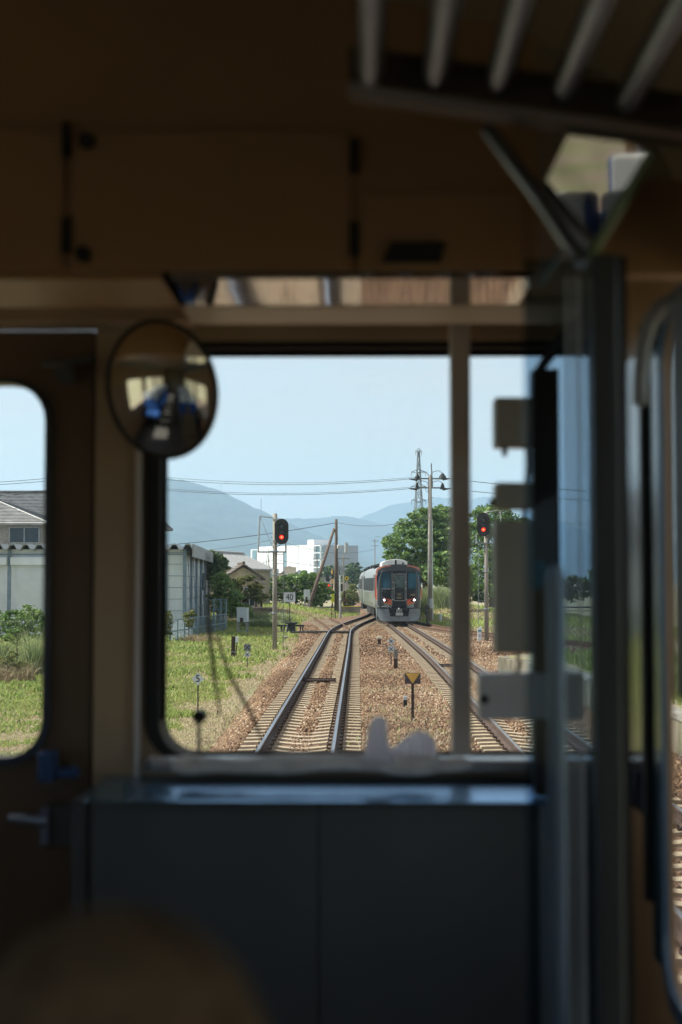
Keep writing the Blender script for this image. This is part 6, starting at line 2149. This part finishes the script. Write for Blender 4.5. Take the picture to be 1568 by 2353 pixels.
# diagonal stay and the small tilted mirror under the rack
t = thing('corner_mirror', 'tilted rectangular mirror hanging under the rack at top right', 'mirror', P(1375, 440, 2.1))
w = t.location
eye = Vector((0, 0, 2.5)); mc = P(1375, 440, 2.1)      # it faces a left hand cabin window
nn = ((eye - mc).normalized() + (Vector((-2.2, -2.3, 2.15)) - mc).normalized()).normalized()
quad = []
for qx, qy in ((1238, 452), (1352, 596), (1500, 350), (1318, 285)):
    dv = (P(qx, qy, 1.0) - eye)
    quad.append(eye + dv * ((mc - eye).dot(nn) / dv.dot(nn)))
m = MB(); m.add([q for q in quad] + [q - nn * .008 for q in quad], BF).build('mirror_face', mat('old dull mirror', (.36, .35, .35), .03, metal=1, var=.2, scale=14), t, world=w)
m = MB(); m.tube([quad[1], quad[2]], .0085, 6).build('edge', mat('green glass edge', (.10, .17, .05), .2), t, world=w)
m = MB(); m.tube([P(1120, 296, 2.12), P(1245, 462, 2.08), P(1340, 606, 2.04)], .012, 8).build('stay', STEEL, t, world=w)
m = MB(); m.tube([P(1296, 566, 2.06), P(1240, 650, 2.06)], .005, 6).build('wire_stay', STEEL, t, world=w)

# boxes on the equipment post
t = thing('equipment_post', 'dark upright post with switch boxes at the right of the windscreen', 'equipment post', P(1254, 1835, 2.95))
w = t.location
a, b = P(1228, 1828, 2.95), P(1282, 850, 2.95)
m = MB(); m.b2((a.x, 2.93, a.z), (b.x, 2.99, b.z)); m.build('post', mat('dark olive post', (.06, .05, .035), .5, var=.15), t, world=w, bevel=.004)
m = MB(); q = [P(1224, 858, 2.92), P(1252, 852, 2.92), P(1312, 775, 2.92), P(1284, 762, 2.92)]
m.add([x for x in q] + [x + Vector((0, .05, 0)) for x in q], BF).build('bracket', GREYP, t, world=w)
for (x0, y0, x1, y1, mm) in ((1138, 1027, 1229, 912, 0), (1139, 1170, 1229, 1108, 0), (1138, 1502, 1229, 1196, 0), (1101, 1655, 1346, 1548, 1)):
    a, b = P(x0, y0, 2.9), P(x1, y1, 2.9)
    m = MB(); m.b2((a.x, 2.90, a.z), (b.x - .001, 2.96, b.z)); m.build('switch_box', BOXG if mm == 0 else mat('light grey box enamel', (.58, .58, .60), .35, var=.05), t, world=w, bevel=.006)
m = MB(); m.cyl(P(1160, 1048, 2.92), P(1160, 1028, 2.92), .006, n=8); m.cyl(P(1126, 1155, 2.92), P(1139, 1155, 2.92), .009, n=8); m.build('knob', RUBBER, t, world=w)
m = MB(); p_ = P(1113, 1607, 2.899); m.cyl(p_, p_ - Vector((0, .006, 0)), .009, n=12).build('keyhole', RUBBER, t, world=w)
m = MB(); m.cyl(P(1240, 1310, 2.925), P(1240, 1310, 2.90), .020, n=14); m.cyl(P(1236, 1340, 2.92), P(1236, 1340, 2.90), .012, n=10); m.build('dial', mat('blue green lens', (.04, .22, .28), .2), t, world=w)
for pts in ([P(1212, 1030, 2.93), P(1214, 1068, 2.94), P(1210, 1108, 2.93)], [P(1206, 1172, 2.93), P(1203, 1196, 2.93)], [P(1190, 1503, 2.93), P(1194, 1528, 2.94), P(1186, 1549, 2.93)]):
    MB().tube(pts, .005, 6).build('conduit', RUBBER, t, world=w)
# grab pole
t = thing('grab_pole', 'pale vertical grab pole rising from the floor on the right', 'grab pole', (P(1277, 1340, 2.35).x, 2.35, FLOOR))
zt3 = P(1277, 1298, 2.35).z - FLOOR
m = MB(); m.tube([(0, 0, 0), (0, 0, zt3 - .02), (0, 0, zt3 - .006), (0, 0, zt3)], [.0155, .0155, .012, .004], 14).build('pole', PALE, t, smooth=True)
m = MB(); m.cyl((0, 0, 0), (0, 0, .02), .04, n=16).build('foot', PALE, t)
# hooked window handle, far right
t = thing('curved_handle', 'curved grey handle beside the right side window', 'handle', P(1478, 800, 2.4))
w = t.location
m = MB(); m.tube([P(1472, 930, 2.45), P(1471, 880, 2.45), P(1478, 790, 2.43), P(1494, 735, 2.4), P(1520, 700, 2.38), P(1556, 690, 2.36)], .013, 10).build('handle', mat('grey handle', (.2,.21,.23), .35), t, world=w, smooth=True)
# black box on the right wall
a, b = P(1546, 1608, 1.6), P(1700, 700, 1.6)
t = thing('wall_box', 'tall black box on the right wall before the side window', 'equipment box', ((a.x + XW) / 2, 1.55, a.z))
m = MB(); m.b2((a.x, 1.50, a.z), (XW - .001, 1.60, b.z)); m.build('case', BLACKP, t, world=t.location, bevel=.006)
m = MB(); m.b2((a.x + .02, 1.496, a.z + .03), (XW - .03, 1.4999, b.z - .03)).build('lid', RUBBER, t, world=t.location)

# rolled towel on the sill, with the white gloves
rg = random.Random(4)
t = thing('rolled_towel', 'long rolled white towel lying along the windscreen sill', 'towel', P(740, 1765, 3.06))
w = t.location
pts, rs = [], []
for i in range(29):
    f = i / 28
    p = P(395 + 690 * f, 1757 + 3 * math.sin(f * 9) - 3 * f, 3.05)
    p.y += .006 * math.sin(f * 13)
    pts.append(p); rs.append((.0185 + .004 * math.sin(f * 17 + 1) + rg.uniform(-.002, .003)) * (1 if 0 < i < 28 else .5))
m = MB(); m.tube(pts, rs, 14); m.build('roll', CLOTH, t, world=w, smooth=True)
m = MB(); m.tube([p + Vector((0, -.016, .010 + .004 * math.sin(i))) for i, p in enumerate(pts[2:-3])], .006, 8); m.build('fold', CLOTH, t, world=w, smooth=True)


def crumple(label, outline, d, half, seed):
    """limp cloth: its outline swept through a rounded, folded thickness"""
    rg = np.random.default_rng(seed)
    xs = np.linspace(outline[0][0], outline[-1][0], 46)
    top = np.interp(xs, [p[0] for p in outline], [p[1] for p in outline])
    base = P(xs[0], 1752, d)
    m = MB(); K = 15
    for i, (px, py) in enumerate(zip(xs, top)):
        hi = P(px, py, d); lo = P(px, 1752, d)
        for k in range(K):
            a = math.pi * k / (K - 1)
            fold = 1 + .22 * math.sin(i * .55 + k * 1.1) * math.sin(a) + .025 * rg.normal()
            yy = -math.cos(a) * half * fold * (.35 + .65 * min(1, (1.2 - math.sin(a)) + .3)) + .004 * math.sin(i * .8)
            m.v.append((hi.x + .0005 * rg.normal(), d + yy, lo.z + (hi.z - lo.z) * math.sin(a)**.8))
    n = len(xs)
    for i in range(n - 1):
        for k in range(K):
            q = (k + 1) % K
            m.f.append((i * K + k, (i + 1) * K + k, (i + 1) * K + q, i * K + q))
    m.f += [tuple(range(K)), tuple((n - 1) * K + k for k in range(K - 1, -1, -1))]
    o = m.build('crumpled_cloth', THIN, smooth=True, world=P(xs[n // 2], 1752, d))
    return tag(o, label, 'cloth')


THIN = mat('thin white cloth', (.85, .84, .86), .9, var=.04, scale=30, bump=.3, bscale=80)
_nt = THIN.node_tree
_tl = _nt.nodes.new('ShaderNodeBsdfTranslucent'); _tl.inputs[0].default_value = (.85, .84, .88, 1)
_mx = _nt.nodes.new('ShaderNodeMixShader'); _mx.inputs[0].default_value = .75
_nt.links.new(_nt.nodes['Principled BSDF'].outputs[0], _mx.inputs[1]); _nt.links.new(_tl.outputs[0], _mx.inputs[2])
_nt.links.new(_mx.outputs[0], _nt.nodes['Material Output'].inputs['Surface'])
crumple('limp white cloth standing up in a narrow peak on the rolled towel', [(836, 1748), (842, 1705), (849, 1668), (860, 1647), (878, 1646), (890, 1656), (889, 1690), (897, 1720), (908, 1748)], 3.03, .016, 3)
crumple('limp white cloth slumped in a broad wedge on the rolled towel', [(890, 1748), (896, 1722), (918, 1706), (942, 1688), (962, 1677), (985, 1684), (1000, 1700), (1004, 1728), (1012, 1748)], 3.055, .020, 6)
# seats of the passenger room behind us, which the two mirrors pick up
BLUE = mat('blue moquette', (.02, .09, .30), .9, var=.2, scale=20)
WCOV = mat('white headrest cover', (.75, .75, .72), .9, var=.05)
PASS = None
spots = [(x, y) for y in (-.7, -1.6, -2.5, -3.4, -4.3) for x in (-2.12, -1.66, -.18, .26)]
wher = {-2.12: 'by the left window', -1.66: 'left of the aisle', -.18: 'right of the aisle', .26: 'by the right window'}
rown = {-.7: 'first', -1.6: 'second', -2.5: 'third', -3.4: 'fourth', -4.3: 'fifth'}
for x, y in spots:
    lab = 'blue passenger seat %s in the %s row of the passenger room' % (wher[x], rown[y])
    if PASS is None:
        PASS = thing('passenger_seat', lab, 'seat', (x, y, FLOOR), 0, 'blue seats of the passenger room')
        MB().box((0, .10, .40), (.42, .44, .14)).build('cushion', BLUE, PASS, bevel=.03)
        MB().box((0, -.14, .78), (.42, .10, .66), rx=.12).build('backrest', BLUE, PASS, bevel=.03)
        MB().box((0, -.165, 1.0), (.36, .115, .22), rx=.12).build('headrest_cover', WCOV, PASS, bevel=.02)
        MB().box((0, .05, .16), (.30, .30, .32)).build('pedestal', BLACKP, PASS)
    else:
        o = copy_tree(PASS); o.location = (x, y, FLOOR); o['label'] = lab
t = thing('small_torch', 'slim pale torch lying at the left end of the sill', 'torch', P(372, 1758, 3.08))
w = t.location
m = MB(); m.tube([P(345, 1757, 3.08), P(395, 1757, 3.08)], .009, 10).build('barrel', PALE, t, world=w)
m = MB(); m.tube([P(338, 1757, 3.08), P(346, 1757, 3.08)], .0125, 10).build('head', GREYP, t, world=w)
t = thing('clip_latch', 'dark clip standing at the left end of the counter', 'clip', P(297, 1812, 2.99))
w = t.location
m = MB(); m.b2(P(286, 1832, 2.96), P(300, 1788, 3.0)).build('clip', mat('dark teal plastic', (.03, .07, .08), .3), t, world=w, bevel=.004)
m = MB(); m.tube([P(298, 1792, 2.97), P(318, 1800, 2.97), P(330, 1818, 2.97)], .004, 6).build('spring', STEEL, t, world=w)

# wiper outside the windscreen
t = thing('windscreen_wiper', 'thin black wiper resting outside the lower left of the windscreen', 'wiper', P(458, 1740, YF + .16))
w = t.location
yq = YF + .15
m = MB(); m.cyl(P(457, 1648, yq), P(457, 1648, yq) + Vector((0, .05, 0)), .0155, n=16); m.tube([P(457, 1650, yq + .02), P(458, 1745, yq + .02)], .005, 8); m.build('pivot', RUBBER, t, world=w)
m = MB(); m.tube([P(478, 1270, yq + .02), P(480, 1440, yq + .02), P(492, 1545, yq + .02), P(506, 1645, yq + .02)], [.0025, .006, .0045, .0025], 6); m.build('arm', RUBBER, t, world=w)
m = MB(); m.tube([P(500, 1468, yq + .02), P(530, 1555, yq + .02), P(578, 1640, yq + .02), P(602, 1700, yq + .02)], [.0035, .0045, .005, .003], 6); m.build('blade', RUBBER, t, world=w)

# seat back with a domed headrest close to the camera, lower left
t = thing('seat', 'dark brown domed seat back close in the lower left corner', 'seat', (P(272, 2300, .75).x, .75, FLOOR))
w = t.location
hr_ = P(272, 2085, .75)
m = MB(); m.ball((hr_.x, .75, hr_.z - .10), (.085, .06, .10), 24, 16); m.build('headrest', SEATM, t, world=w, smooth=True)
m = MB(); m.b2((hr_.x - .23, .70, FLOOR + .42), (hr_.x + .23, .80, hr_.z - .20)); m.build('backrest', SEATM, t, world=w, bevel=.04, segs=4)
m = MB(); m.b2((hr_.x - .23, .75, FLOOR + .32), (hr_.x + .23, 1.22, FLOOR + .45)); m.build('cushion', SEATM, t, world=w, bevel=.04, segs=4)
m = MB(); m.b2((hr_.x - .18, .85, FLOOR), (hr_.x + .18, 1.15, FLOOR + .318)); m.build('pedestal', BLACKP, t, world=w)
m = MB()
for s in (-.05, .05): m.cyl((hr_.x + s, .75, hr_.z - .28), (hr_.x + s, .75, hr_.z - .12), .007, n=8)
m.build('headrest_stem', STEEL, t, world=w)

# ------------------------------------------------------------------ air
HZ = bpy.data.materials.new('summer haze')
HZ.use_nodes = True
nt = HZ.node_tree
nt.nodes.clear()
vo = nt.nodes.new('ShaderNodeVolumePrincipled')
vo.inputs['Color'].default_value = (0.50, 0.73, 1.0, 1)
vo.inputs['Density'].default_value = 1.7e-4
vo.inputs['Anisotropy'].default_value = 0.2
ou = nt.nodes.new('ShaderNodeOutputMaterial')
nt.links.new(vo.outputs[0], ou.inputs['Volume'])
m = MB(); m.b2((-9400, -9400, -3.5), (9400, 9050, 560))
h = m.build('haze', HZ)
tag(h, kind='stuff')
h['label'] = 'pale blue summer haze fading the far hills'
